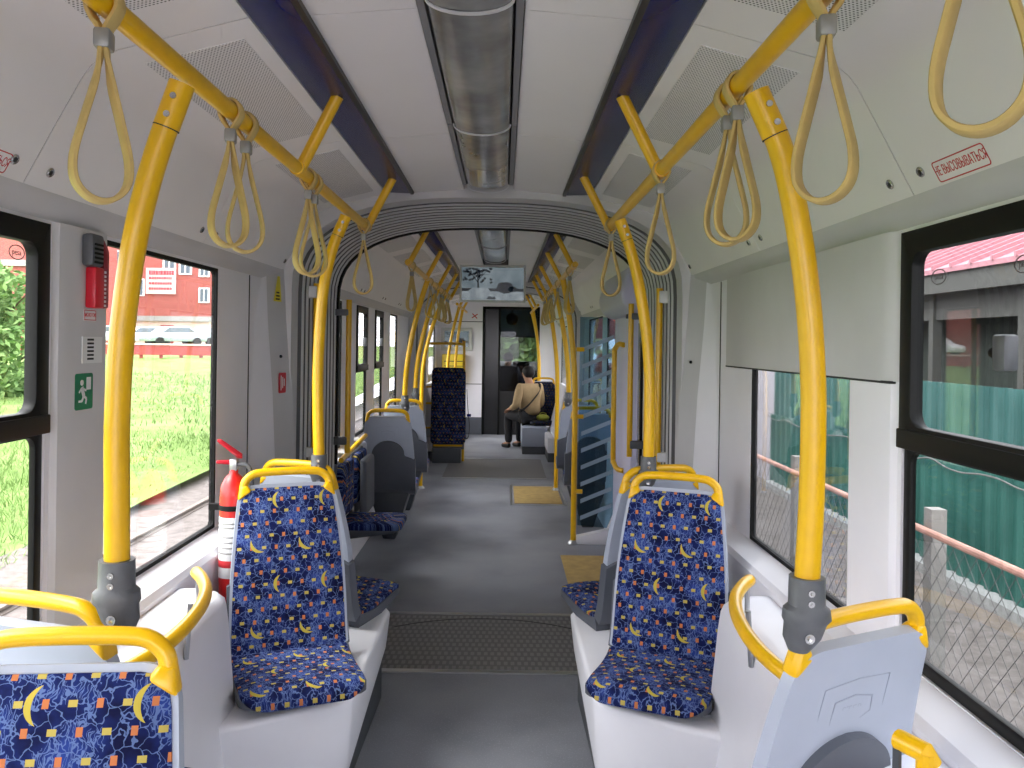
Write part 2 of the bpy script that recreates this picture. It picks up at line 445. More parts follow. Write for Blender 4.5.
fl = MB().box(-1.12, 1.12, Y_REAR, Y_NOSE, -0.08, 0.0)
floor = struct(fl.build('floor', 'floor_vinyl', smooth=0))
def plate_floor(name, mat, x0, x1, y0, y1, h=0.004):
    return struct(MB().box(x0, x1, y0, y1, 0.0, h).build(name, mat, smooth=0))
tt = plate_floor('floor_turntable', 'tread', -0.62, 0.62, 3.885, 4.71)
arc = MB()
pts = [Vector((0.9 * math.sin(R(a)), 3.73 + 0.9 * math.cos(R(a)), 0.0045)) for a in range(-34, 35, 2)]
arc.band(pts, (0, 0, 1), 0.002, 0.006); arc.build('joint_line', 'gap_dark', tt, smooth=0)
tt2 = plate_floor('floor_turntable', 'tread', -0.62, 0.62, 9.45, 11.05)
n_trim = 0
def trim(mb, mat, bevel=0.0, smooth=32):
    global n_trim; n_trim += 1
    return struct(mb.build('trim_%d' % n_trim, mat, bevel=bevel, smooth=smooth))
for y in (3.885, 4.71, 9.45, 11.05):
    trim(MB().box(-0.62, 0.62, y - 0.018, y + 0.018, 0.0, 0.007), 'steel')
plate_floor('floor_patch', 'tan_floor', 0.54, 0.98, 5.15, 6.05)
plate_floor('floor_patch', 'tan_floor', 0.22, 0.70, 8.0, 8.95)
hatch = MB(); outline(hatch, [(0.18, 7.92), (0.74, 7.92), (0.74, 9.05), (0.18, 9.05)], 0.02, lambda u, v, h: (u, v, h), 0.005)
trim(hatch, 'steel', smooth=0)

# ---- walls with window openings, outer skin 1.07..1.13
def wall(side, y0, y1, openings, zt=COVE + 0.1, mat='white_plastic', name=None):
    mb = MB(); a, b = sorted((side * WX, side * (WX + 0.02)))
    y = y0
    for (oy0, oy1, oz0, oz1) in sorted(openings):
        mb.box(a, b, y, oy0, -0.5, zt); mb.box(a, b, oy0, oy1, -0.5, oz0); mb.box(a, b, oy0, oy1, oz1, zt); y = oy1
    mb.box(a, b, y, y1, -0.5, zt)
    return struct(mb.build(name or ('wall_left' if side < 0 else 'wall_right'), mat, smooth=0))
W = {
 -1: [(-2.3, -1.1), (-0.75, 0.45), (0.80, 2.02), (2.31, 3.235)],
 1: [(-2.3, -1.1), (-0.75, 0.45), (0.75, 1.97), (2.25, 3.17)]}
W2 = {-1: [(5.25, 5.72), (6.28, 6.78), (7.18, 7.66), (8.15, 8.7)], 1: [(5.22, 5.52), (6.75, 7.6), (7.95, 9.2)]}
W3 = {-1: [(11.2, 12.0), (12.4, 13.5)], 1: [(11.2, 12.0), (12.4, 13.5)]}
zz = lambda l: [(a, b, SILL, HEAD) for a, b in l]
for s in (-1, 1):
    wall(s, Y_REAR, Y_RING, zz(W[s])); wall(s, Y_CAR2, Y_END2, zz(W2[s])); wall(s, Y_CAR3, Y_CAB, zz(W3[s]))
    wall(s, Y_CAB, Y_NOSE, [(14.5, 16.6, 0.95, 1.9)], 2.45, 'dark_cab')
# rear end wall behind the photographer, with its window
mb = MB(); mb.box(-1.13, 1.13, Y_REAR - 0.06, Y_REAR, -0.5, 0.85); mb.box(-1.13, 1.13, Y_REAR - 0.06, Y_REAR, 2.05, 2.5)
for s in (-1, 1): mb.box(*sorted((s * 0.95, s * 1.13)), Y_REAR - 0.06, Y_REAR, 0.85, 2.05)
struct(mb.build('wall_rear', 'white_plastic', smooth=0))

# ---- window frames and panes
n_win = 0
def ringframe(mb, side, y0, y1, z0, z1, w, xa, xb, rin=0.03, rout=0.0, m=0):
    """rectangular frame in the wall plane, with a rounded opening"""
    n = 5; o = rrect(y0, y1, z0, z1, max(rout, 0.001), n); i = rrect(y0 + w, y1 - w, z0 + w, z1 - w, rin, n)
    L = len(o); A = mb.add([(xa, *p) for p in o]); B = mb.add([(xa, *p) for p in i]); C = mb.add([(xb, *p) for p in o]); D = mb.add([(xb, *p) for p in i])
    for k in range(L):
        j = (k + 1) % L
        mb.face([A + k, A + j, B + j, B + k], m); mb.face([C + k, C + j, D + j, D + k], m)
        mb.face([B + k, B + j, D + j, D + k], m); mb.face([A + k, A + j, C + j, C + k], m)
def window(side, y0, y1, z0=SILL, z1=HEAD, sliding=False, gl='window_glass', w=None):
    global n_win; n_win += 1
    mb = MB(); xo = side * (WX + 0.055)
    if sliding:
        zc = 1.37; xi = side * (WX - 0.010); xo = side * (WX + 0.022); b = 0.055
        ringframe(mb, side, y0, y1, zc - 0.01, z1, b, xi, xo, 0.035)
        ringframe(mb, side, y0, y1, z0, zc + 0.01, 0.03, side * (WX + 0.005), xo, 0.03)
        mb.box(*sorted((xi - side * 0.006, xo)), y0, y1, zc - 0.012, zc + 0.035)
        fr = struct(mb.build('window_%d' % n_win, 'black_frame', bevel=0.003))
        g = MB(); xg = side * (WX + 0.006)
        g.box(*sorted((xg, xg + side * 0.006)), y0 + b * 0.8, y1 - b * 0.8, zc + 0.03, z1 - b * 0.8); g.build('upper_pane', gl, fr, smooth=0)
        g = MB().box(*sorted((xg + side * 0.007, xg + side * 0.013)), y0 + 0.02, y1 - 0.02, z0 + 0.02, zc - 0.005); g.build('lower_pane', gl, fr, smooth=0)
        # sliding catch with a grey grip
        k = MB(); ym = 1.53 if y0 < 1.5 < y1 else (y0 + y1) / 2
        k.box(*sorted((xi, xi - side * 0.03)), ym - 0.02, ym + 0.02, 1.56, 1.63); k.build('catch', 'clamp_grey', fr, bevel=0.006)
        k = MB().lathe([(0.012, 0), (0.014, 0.01), (0.01, 0.024)], (xi - side * 0.012, ym + 0.02, 1.595), (0, 1, 0), 12); k.build('catch_knob', 'rubber', fr)
    else:
        w = w or 0.014
        ringframe(mb, side, y0, y1, z0, z1, w, side * (WX + 0.002), side * (WX + 0.022), 0.02)
        fr = struct(mb.build('window_%d' % n_win, 'rubber'))
        xg = side * (WX + 0.008)
        g = MB().box(*sorted((xg, xg + side * 0.006)), y0 + w * 0.6, y1 - w * 0.6, z0 + w * 0.6, z1 - w * 0.6); g.build('pane', gl, fr, smooth=0)
    return fr
near_windows = {}
for s in (-1, 1):
    for i, (a, b) in enumerate(W[s]):
        near_windows[(s, i)] = window(s, a, b, sliding=(i < 3), gl='window_glass' if s < 0 else 'tinted_glass')
    for i, (a, b) in enumerate(W2[s]): window(s, a, b, sliding=(s < 0 and i in (1, 2)), gl='window_glass' if s < 0 else 'tinted_glass')
    for a, b in W3[s]: window(s, a, b)
    window(s, 14.5, 16.6, 0.95, 1.9)
# maker's ovals etched in the panes
def oval_mark(fr, side, y, z, name='glass_mark', word='pesa'):
    mb = MB(); fm = lambda u, v, h: (side * (WX + 0.004 - h), y - side * u, z + v)
    n = 24; outline(mb, [(0.031 * math.cos(2 * math.pi * k / n), 0.018 * math.sin(2 * math.pi * k / n)) for k in range(n)], 0.0022, fm, 0.0012)
    text_mesh(mb, word, 0.020, fm); mb.build(name, 'glass_ink', fr, smooth=0)
oval_mark(near_windows[(1, 2)], 1, 1.82, 1.765); oval_mark(near_windows[(1, 2)], 1, 1.52, 1.765)
oval_mark(near_windows[(-1, 2)], -1, 1.90, 1.80)

# ---- sill linings, fascia under the cove, pillar covers
for s in (-1, 1):
    for (y0, y1) in ((Y_REAR, 3.66), (Y_CAR2, Y_END2), (Y_CAR3, Y_CAB)):
        if s > 0 and y0 == Y_CAR2:
            segs = [(Y_CAR2, 5.18), (6.4, Y_END2)]
        else: segs = [(y0, y1)]
        for a, b in segs:
            mb = MB(); mb.prism([(s * 1.072, 0.838), (s * 1.0, 0.805), (s * 0.987, 0.785), (s * 0.987, 0.0), (s * 1.072, 0.0)], a, b, 'y')
            trim(mb, 'white_plastic')
        mb = MB(); mb.prism([(s * 1.03, COVE + 0.004), (s * 1.035, 1.935), (s * 1.05, 1.918), (s * 1.072, 1.893), (s * 1.1, 1.893), (s * 1.1, COVE + 0.03)], y0, y1 if y1 != 3.66 else Y_RING, 'y')
        trim(mb, 'grey_panel')
        # slim dark joint above the fascia
    for i, (p0, p1) in enumerate(((2.04, 2.30), (0.46, 0.79)) if s < 0 else ((1.99, 2.24), (0.46, 0.74))):
        mb = MB(); xi = s * 1.048
        mb.prism([(s * 1.072, p0), (s * 1.056, p0 + 0.012), (xi, p0 + 0.05), (xi, p1 - 0.02), (s * 1.072, p1)], 0.81, 1.893, 'z')
        trim(mb, 'grey_panel' if s < 0 else 'white_plastic', smooth=40)
# grey blind housing over the far right window
mb = MB(); mb.prism([(1.072, 1.982), (1.056, 1.997), (1.0465, 2.045), (1.0465, 3.45), (1.052, 3.47), (1.072, 3.47)], 1.518, 1.8925, 'z')
blind = trim(mb, 'grey_panel', smooth=50)
trim(MB().box(1.0475, 1.071, 1.995, 3.46, 1.512, 1.519), 'gap_dark', smooth=0)
# wall end seams
for s in (-1, 1):
    trim(MB().box(*sorted((s * 1.0675, s * 1.071)), 3.622, 3.63, 0.84, 1.893), 'gap_dark', smooth=0)
# columns beside the gangway: white outer face turning into a grey slanted face
for s in (-1, 1):
    mb = MB(); rr = []
    for z, p1, p2 in ((0.0, 0.99, 0.955), (0.9, 1.0, 0.96), (1.35, 1.022, 0.98), (1.7, 1.05, 1.005), (1.957, 1.062, 1.02)):
        rr.append([(s * 1.075, 3.64, z), (s * (p1 + 0.012), 3.80, z), (s * p1, 3.85, z), (s * p2, 4.05, z), (s * 1.075, 4.05, z)])
    ids = [mb.add(r) for r in rr]
    for a, b in zip(ids, ids[1:]):
        for i, m in ((0, 0), (1, 0), (2, 1), (3, 1)): mb.face([a + i, a + i + 1, b + i + 1, b + i], m)
    mb.face([ids[-1] + i for i in range(5)], 1)
    global_col = mb.build('column_left' if s < 0 else 'column_right', ['white_plastic', 'grey_panel'], smooth=28); struct(global_col)
    k = MB().lathe([(0.008, 0), (0.008, 0.004)], (s * 1.012, 3.945, 1.52), (-s * 0.6, -0.8, 0), 10); k.build('plug', 'rubber', global_col)

# ---- gangways
def arch(w, zt, zs=1.85, p=2.6, n=28):
    out = [(-w, -0.06), (-w, 0.9)]
    for k in range(n + 1):
        t = math.pi - math.pi * k / n; c, q = math.cos(t), math.sin(t)
        out.append((w * math.copysign(abs(c) ** (2 / p), c), zs + (zt - zs) * abs(q) ** (2 / p)))
    return out + [(w, 0.9), (w, -0.06)]
def portal(y0, y1, w, zt, mat, name):
    mb = MB(); a = arch(w, zt); o = [(x * 1.22, 1.2 + (z - 1.2) * 1.14) for x, z in a]
    mb.rings([[(x, y0, z) for x, z in o], [(x, y0, z) for x, z in a], [(x, y1, z) for x, z in a], [(x, y1, z) for x, z in o]], caps=False, loop=True)
    return struct(mb.build(name, mat, smooth=40))
def bellows(y0, y1, n, w, zt, name):
    mb = MB(); prev = None; st = (y1 - y0) / n
    for i in range(n):
        ya = y0 + i * st
        for dy, d, m in ((0, 0.030, 1), (0.020, 0.003, 1), (0.025, 0, 0), (st - 0.026, 0, 0), (st - 0.021, 0.003, 1), (st - 0.001, 0.030, 1)):
            r = mb.add([(x, ya + dy, z) for x, z in arch(w + d, zt + d)])
            if prev is not None:
                L = len(arch(w, zt))
                for k in range(L - 1): mb.face([prev + k, prev + k + 1, r + k + 1, r + k], m)
            prev = r
    o1 = [(x * 1.12, y0, 1.2 + (z - 1.2) * 1.12) for x, z in arch(w, zt)]; o2 = [(x, y1, z) for x, y, z in o1]
    A = mb.add(o1); B = mb.add(o2)
    for k in range(len(o1) - 1): mb.face([A + k, A + k + 1, B + k + 1, B + k], 1)
    return struct(mb.build(name, ['rib_light', 'rib_dark'], smooth=20))
portal(4.03, 4.16, 0.985, 2.332, 'grey_panel', 'portal_front')
bellows(4.16, 5.06, 10, 0.968, 2.325, 'gangway_bellows')
portal(5.06, 5.09, 0.958, 2.319, 'rubber', 'portal_seal')
portal(9.72, 9.82, 0.985, 2.315, 'grey_panel', 'portal_front')
bellows(9.82, 10.7, 10, 0.965, 2.30, 'gangway_bellows')
portal(10.7, 10.78, 0.945, 2.285, 'grey_panel', 'portal_seal')

# ---- ceilings: cove panels, perforated sheets, blue strips, centre panels
def cove_poly(s):
    p = [(1.03, 1.955), (0.955, 2.095), (0.895, 2.203), (0.875, 2.23), (0.848, 2.25), (0.815, 2.266), (0.515, 2.345)]
    return [(s * x, z) for x, z in p] + [(s * 0.515, 2.375), (s * 0.83, 2.30), (s * 0.92, 2.26), (s * 1.06, 1.97)]
def grille(s, y0, y1, parent):
    mb = MB(); x0, x1 = 0.815, 0.515; z0, z1 = 2.266, 2.345
    P = lambda t, y, h: (s * (x0 + (x1 - x0) * t - h * 0.255), y, z0 + (z1 - z0) * t - h * 0.967)
    a, b = 0.06, 0.86; h = 0.002; L = 0.31
    A = mb.add([P(a, y0, h), P(b, y0, h), P(b, y1, h), P(a, y1, h), P(a, y0, 0), P(b, y0, 0), P(b, y1, 0), P(a, y1, 0)])
    mb.face([A, A + 1, A + 2, A + 3], 0, [(a * L, y0), (b * L, y0), (b * L, y1), (a * L, y1)])
    for i in range(4): j = (i + 1) % 4; mb.face([A + i, A + j, A + 4 + j, A + 4 + i], 0, [(0, 0)] * 4)
    return mb.build('vent_grille', 'perforated', parent, smooth=0)
SLOPE = Vector((-0.479, 0, 0.878))
def cove_frame(s, y, up):
    """writing frame on the cove face: u to the reader's right, v up the slope, h off the face"""
    o = Vector((s * 1.03, y, 1.955)); sl = Vector((-s * 0.472, 0, 0.8816)); nrm = Vector((-s * 0.8816, 0, -0.472)); o += sl * up
    return lambda u, v, h: tuple(o + Vector((0, -s * u, 0)) + sl * v + nrm * h)
def lock(s, y, parent):
    o = cove_frame(s, y, 0.045); nrm = Vector((-s * 0.8816, 0, -0.472))
    k = MB().lathe([(0.0125, 0), (0.0125, 0.003), (0.010, 0.005), (0.010, 0.003), (0.0, 0.003)], o(0, 0, 0), nrm, 16)
    f = k.build('lock', 'screw_steel', parent)
    MB().lathe([(0.006, 0.003), (0.006, 0.0045), (0.0, 0.0045)], o(0, 0, 0), nrm, 8).build('key_hole', 'ink', f)
def ceiling(y0, y1, seams):
    ys = [y0] + seams + [y1]; g = 0.004
    for s in (-1, 1):
        for a, b in zip(ys, ys[1:]):
            mb = MB().prism(cove_poly(s), a + g / 2, b - g / 2, 'y'); pn = struct(mb.build('ceiling_cove', 'ceiling_panel', smooth=30))
            if b < y1: MB().prism([(x + s * 0.0015, z + 0.0015) for x, z in cove_poly(s)], b - g / 2 - 0.0005, b + g / 2 + 0.0005, 'y').build('joint_line', 'gap_dark', pn, smooth=0)
            if b - a > 0.6: grille(s, a + 0.10, b - 0.16, pn)
            if b - a > 0.6:
                for yy in (a + 0.07, b - 0.07): lock(s, yy, pn)
            mb = MB().prism([(s * 0.372, 2.352), (s * 0.125, 2.372), (s * 0.125, 2.39), (s * 0.372, 2.37)], a + g / 2, b - g / 2, 'y')
            struct(mb.build('ceiling_panel', 'ceiling_panel', smooth=0))
        mb = MB().prism([(s * 0.512, 2.346), (s * 0.388, 2.342), (s * 0.388, 2.37), (s * 0.512, 2.37)], y0, y1 - 0.05, 'y')
        st = trim(mb, 'blue_strip', bevel=0.004)
        MB().prism([(s * 0.388, 2.337), (s * 0.372, 2.338), (s * 0.372, 2.37), (s * 0.388, 2.37)], y0, y1 - 0.05, 'y').build('edge_rail', 'strip_edge', st, smooth=0)
    mb = MB().prism([(-1.14, 2.0), (-0.95, 2.32), (-0.5, 2.40), (0.5, 2.40), (0.95, 2.32), (1.14, 2.0), (1.14, 2.46), (-1.14, 2.46)], y0, y1, 'y')
    struct(mb.build('roof', 'gap_dark', smooth=0))
ceiling(Y_REAR, Y_RING, [-1.47, -0.365, 0.742, 1.85, 2.957]); ceiling(Y_CAR2 + 0.02, Y_END2 - 0.02, [6.2, 7.3, 8.4]); ceiling(Y_CAR3 + 0.02, Y_CAB, [11.9, 13.0])
struct(MB().box(-1.13, 1.13, Y_CAB, Y_NOSE, 2.40, 2.46).build('ceiling_cab', 'dark_cab', smooth=0))

# ---- lamp troughs down the middle
def lamp(y0, y1, label, group, end=False):
    t = thing('ceiling_lamp', label, 'ceiling light', (0, (y0 + y1) / 2, 2.38), group)
    mb = MB(); n = 14; rr = []
    ys = [y0 + 0.006, y1 - 0.006] if not end else [y0 + 0.006, y1 - 0.10, y1 - 0.05, y1 - 0.015]
    for i, y in enumerate(ys):
        k = 1.0 if not end else (1.0, 1.0, 0.8, 0.15)[i]
        rr.append([(0.098 * math.cos(math.pi + math.pi * q / n), y, 2.366 + 0.036 * k * math.sin(math.pi + math.pi * q / n)) for q in range(n + 1)] + [(0.098, y, 2.385), (-0.098, y, 2.385)])
    mb.rings(rr); mb.build('cover', 'lamp_cover', t, smooth=50)
    for s in (-1, 1):
        MB().box(*sorted((s * 0.104, s * 0.122)), y0 + 0.004, y1 - 0.004, 2.364, 2.39).build('side_rail', 'emboss_dark', t, smooth=0)
    # pale band across the joint
    pts = [(0.1 * math.cos(math.pi + math.pi * q / n), y1 - 0.004, 2.364 + 0.038 * math.sin(math.pi + math.pi * q / n)) for q in range(n + 1)]
    MB().band(pts, (0, 1, 0), 0.012, 0.004).build('joint_band', 'rib_light', t)
lamp(0.742, 1.77, 'unlit grey ceiling lamp trough nearest the camera, cut by the top edge', 'ceiling lamp troughs')
lamp(1.77, 2.80, 'long unlit grey ceiling lamp trough overhead, between the two pale joint bands', 'ceiling lamp troughs')
lamp(2.80, 3.87, 'unlit grey ceiling lamp trough with rounded end, just before the bellows', 'ceiling lamp troughs', True)
lamp(5.2, 6.2, 'small far ceiling lamp trough seen just beyond the bellows arch', 'ceiling lamp troughs')
lamp(6.2, 7.3, 'far ceiling lamp trough ending above the hanging screen', 'ceiling lamp troughs', True)

# ---- moulded plastic housings under the front seats
for s in (-1, 1):
    nm = 'left' if s < 0 else 'right'
    t = thing('wheel_housing', 'white moulded wheel housing along the %s wall carrying the front seats' % nm, 'wheel housing', (s * 0.75, 3.0, 0), 'wheel housings')
    mb = MB(); top = [(0.985, 2.33), (0.69, 2.46), (0.44, 2.615), (0.400, 2.67), (0.395, 3.52), (0.43, 3.60), (0.985, 3.60)]; bot = [(0.985, 2.35), (0.70, 2.48), (0.46, 2.63), (0.422, 2.69), (0.418, 3.54), (0.45, 3.62), (0.985, 3.62)]
    mb.rings([[(s * x, y, 0.11 + 0.12 * max(0, min(1, (y - 2.62) / 0.9))) for x, y in bot], [(s * x, y, 0.42) for x, y in top]]); mb.build('seat_base', 'pod_plastic', t, bevel=0.02, seg=3)
    mb = MB(); mb.prism([(s * 0.985, 2.47), (s * 0.76, 2.60), (s * 0.455, 2.78), (s * 0.442, 3.60), (s * 0.985, 3.60)], 0.0, 0.26, 'z')
    mb.build('skirting', 'skirting', t, smooth=0)
    mb = MB(); P = lambda x, y, z: (s * x, y, z)
    rr = []
    for z, xi, ya, yb in ((0.0, 0.735, -0.5, 2.66), (0.32, 0.752, -0.5, 2.67), (0.68, 0.795, -0.5, 2.70), (0.735, 0.806, -0.5, 2.71), (0.762, 0.83, -0.5, 2.69), (0.768, 0.86, -0.5, 2.66)):
        c = 0.10
        rr.append([P(0.985, ya, z), P(xi, ya, z), P(xi, yb - c, z), P(xi + c * 0.3, yb - c * 0.3, z), P(xi + c, yb, z), P(0.985, yb, z)])
    mb.rings(rr); mb.build('side_casing', 'pod_plastic', t, smooth=60)
    mb = MB(); mb.prism([(s * 0.985, -0.5), (s * 0.44, -0.5), (s * 0.44, 1.75), (s * 0.52, 1.92), (s * 0.985, 1.95)], 0.0, 0.42, 'z')
    mb.build('seat_base', 'pod_plastic', t, bevel=0.02)
    # small moulded box beside the skirting at the aisle (far end trim)

# ---- signs stuck to the setting: red warning on both coves
def no_lean_sign(s, y, label):
    t = thing('warning_sticker', label, 'sticker', cove_frame(s, y, 0.095)(0, 0, 0), 'red outlined cove stickers')
    fm = cove_frame(s, y, 0.030); mb = MB(); outline(mb, rrect(-0.092, 0.092, -0.024, 0.024, 0.008), 0.0026, fm, 0.0006); mb.build('border', 'sign_red', t, smooth=0)
    mb = MB(); text_mesh(mb, 'НЕ ВЫСОВЫВАТЬСЯ', 0.030, fm, sx=0.61); mb.build('lettering', 'sign_red', t, smooth=0)
no_lean_sign(1, 1.64, 'red outlined sticker with red lettering on the right cove, by a round lock')
no_lean_sign(-1, 1.68, 'red outlined sticker on the left cove, mostly outside the left edge')
def panel_tag(name, label, side, y0, y1, z0, z1, x=None, r=0.004):
    xx = (x if x is not None else 1.048); t = thing(name, label, 'sticker', (side * xx, (y0 + y1) / 2, (z0 + z1) / 2))
    fm = lambda u, v, h: (side * (xx - h), (y0 + y1) / 2 - side * u, (z0 + z1) / 2 + v)
    return t, fm, (y1 - y0) / 2, (z1 - z0) / 2
# left pillar: small red label, white leaflet, green exit sign
YP = 2.18
t, fm, a, b_ = panel_tag('hammer_label', 'small white label with red lettering under the red hammer case', -1, YP - 0.022, YP + 0.042, 1.645, 1.677)
mb = MB(); plate(mb, -a, a, -b_, b_, fm); mb.build('backing', 'label_white', t, smooth=0)
mb = MB(); outline(mb, [(-a + .002, -b_ + .002), (a - .002, -b_ + .002), (a - .002, b_ - .002), (-a + .002, b_ - .002)], 0.0022, lambda u, v, h: fm(u, v, h + 0.001)); text_mesh(mb, 'МОЛОТОК', 0.014, lambda u, v, h: fm(u, v, h + 0.001), sx=0.8); mb.build('lettering', 'sign_red', t, smooth=0)
t, fm, a, b_ = panel_tag('notice', 'white notice with dark printed bars on the left pillar, above the green sign', -1, YP - 0.03, YP + 0.075, 1.53, 1.602)
mb = MB(); plate(mb, -a, a, -b_, b_, fm, 0, 0.003); mb.build('backing', 'label_white', t, smooth=0)
mb = MB()
for k in range(6): plate(mb, -a * 0.55, a * 0.1, -b_ + 0.009 + k * 0.0105, -b_ + 0.0145 + k * 0.0105, fm, 0.003, 0.0036)
mb.build('printing', 'ink', t, smooth=0)
t, fm, a, b_ = panel_tag('exit_sign', 'green emergency exit sign with white running figure on the left pillar', -1, YP - 0.062, YP + 0.03, 1.405, 1.503)
mb = MB(); plate(mb, -a, a, -b_, b_, fm, r=0.008); mb.build('backing', 'sign_green', t, smooth=0)
mb = MB(); f2 = lambda u, v, h: fm(u, v, h + 0.001)
def limb(p, q, w): 
    p, q = Vector(p), Vector(q); n = (q - p).normalized(); n = Vector((-n.y, n.x)) * w / 2; plate(mb, 0, 0, 0, 0, f2, poly=[tuple(p + n), tuple(p - n), tuple(q - n), tuple(q + n)])
limb((-0.012, 0.012), (-0.002, -0.012), 0.013); limb((-0.002, -0.012), (0.012, -0.020), 0.007); limb((0.012, -0.020), (0.008, -0.034), 0.006)
limb((-0.002, -0.012), (-0.012, -0.026), 0.007); limb((-0.012, -0.026), (-0.028, -0.026), 0.006); limb((-0.010, 0.010), (0.010, 0.002), 0.005); limb((-0.012, 0.010), (-0.026, -0.002), 0.005)
plate(mb, 0, 0, 0, 0, f2, poly=[(-0.012 + 0.008 * math.cos(k * math.pi / 6), 0.024 + 0.008 * math.sin(k * math.pi / 6)) for k in range(12)])
plate(mb, 0.012, 0.034, 0.004, 0.038, f2); mb.build('pictogram', 'label_white', t, smooth=0)
# emergency hammer in its case
hx, hy, hz = -1.048, 2.19, 1.78
t = thing('emergency_hammer', 'red emergency hammer with grey head cover in its case on the left pillar', 'emergency hammer', (hx, hy, 1.69))
mb = MB().box(hx, hx + 0.034, hy - 0.052, hy + 0.012, hz + 0.012, hz + 0.10); mb.build('head_cover', 'clamp_grey', t, bevel=0.010)
k = MB()
for q in range(5): k.box(hx + 0.034, hx + 0.036, hy - 0.045, hy + 0.0, hz + 0.02 + q * 0.012, hz + 0.026 + q * 0.012)
k.build('ribs', 'rubber', t, smooth=0)
mb = MB().box(hx, hx + 0.030, hy - 0.028, hy + 0.022, hz - 0.10, hz + 0.012); mb.build('case', 'red_plastic', t, bevel=0.006)
mb = MB(); mb.prism([(hy + 0.022, hz - 0.10), (hy + 0.05, hz - 0.098), (hy + 0.052, hz + 0.06), (hy + 0.02, hz + 0.092), (hy + 0.0, hz + 0.075), (hy + 0.026, hz + 0.045)], hx + 0.004, hx + 0.028, 'x'); mb.build('handle', 'red_dark', t, bevel=0.005)
mb = MB()
for q in range(9): mb.box(hx + 0.0285, hx + 0.031, hy + 0.020, hy + 0.027, hz - 0.095 + q * 0.0115, hz - 0.0885 + q * 0.0115)
mb.build('slots', 'label_white', t, smooth=0)
# stickers on the grey column at the left of the gangway
def col_frame(z):
    a = Vector((-1.054 + (1.9 - z) * 0.06, 3.85, z)); b = Vector((-1.012 + (1.9 - z) * 0.06, 4.05, z)); d = (b - a).normalized(); n = Vector((d.y, -d.x, 0)); o = (a + b) / 2 + n * 0.001
    return o, lambda u, v, h: tuple(o + d * u + Vector((0.06 * -v * 0, 0, v)) + n * (h + 0.0015))
o, fm = col_frame(1.85); t = thing('warning_sticker', 'yellow tapering warning sticker on the left gangway column', 'sticker', o)
mb = MB(); plate(mb, 0, 0, 0, 0, fm, poly=[(-0.05, -0.06), (0.03, -0.06), (0.01, 0.065), (-0.012, 0.065)]); mb.build('backing', 'sign_yellow', t, smooth=0)
mb = MB(); f2 = lambda u, v, h: fm(u, v, h + 0.001)
for k, w in ((0, 0.03), (1, 0.036), (2, 0.04)): plate(mb, -0.01 - w / 2, -0.01 + w / 2, -0.02 - k * 0.016, -0.012 - k * 0.016, f2)
mb.build('printing', 'ink', t, smooth=0)
o, fm = col_frame(1.39); t = thing('notice_sticker', 'small red rounded sticker with white writing low on the left gangway column', 'sticker', o)
mb = MB(); plate(mb, -0.045, 0.03, -0.05, 0.05, fm, r=0.008); mb.build('backing', 'sign_red', t, smooth=0)
mb = MB(); f2 = lambda u, v, h: fm(u, v, h + 0.001)
for k in range(3): plate(mb, -0.025 + 0.016 * k, -0.018 + 0.016 * k, -0.036 + 0.01 * k, 0.036 - 0.008 * k, f2)
mb.build('lettering', 'label_white', t, smooth=0)

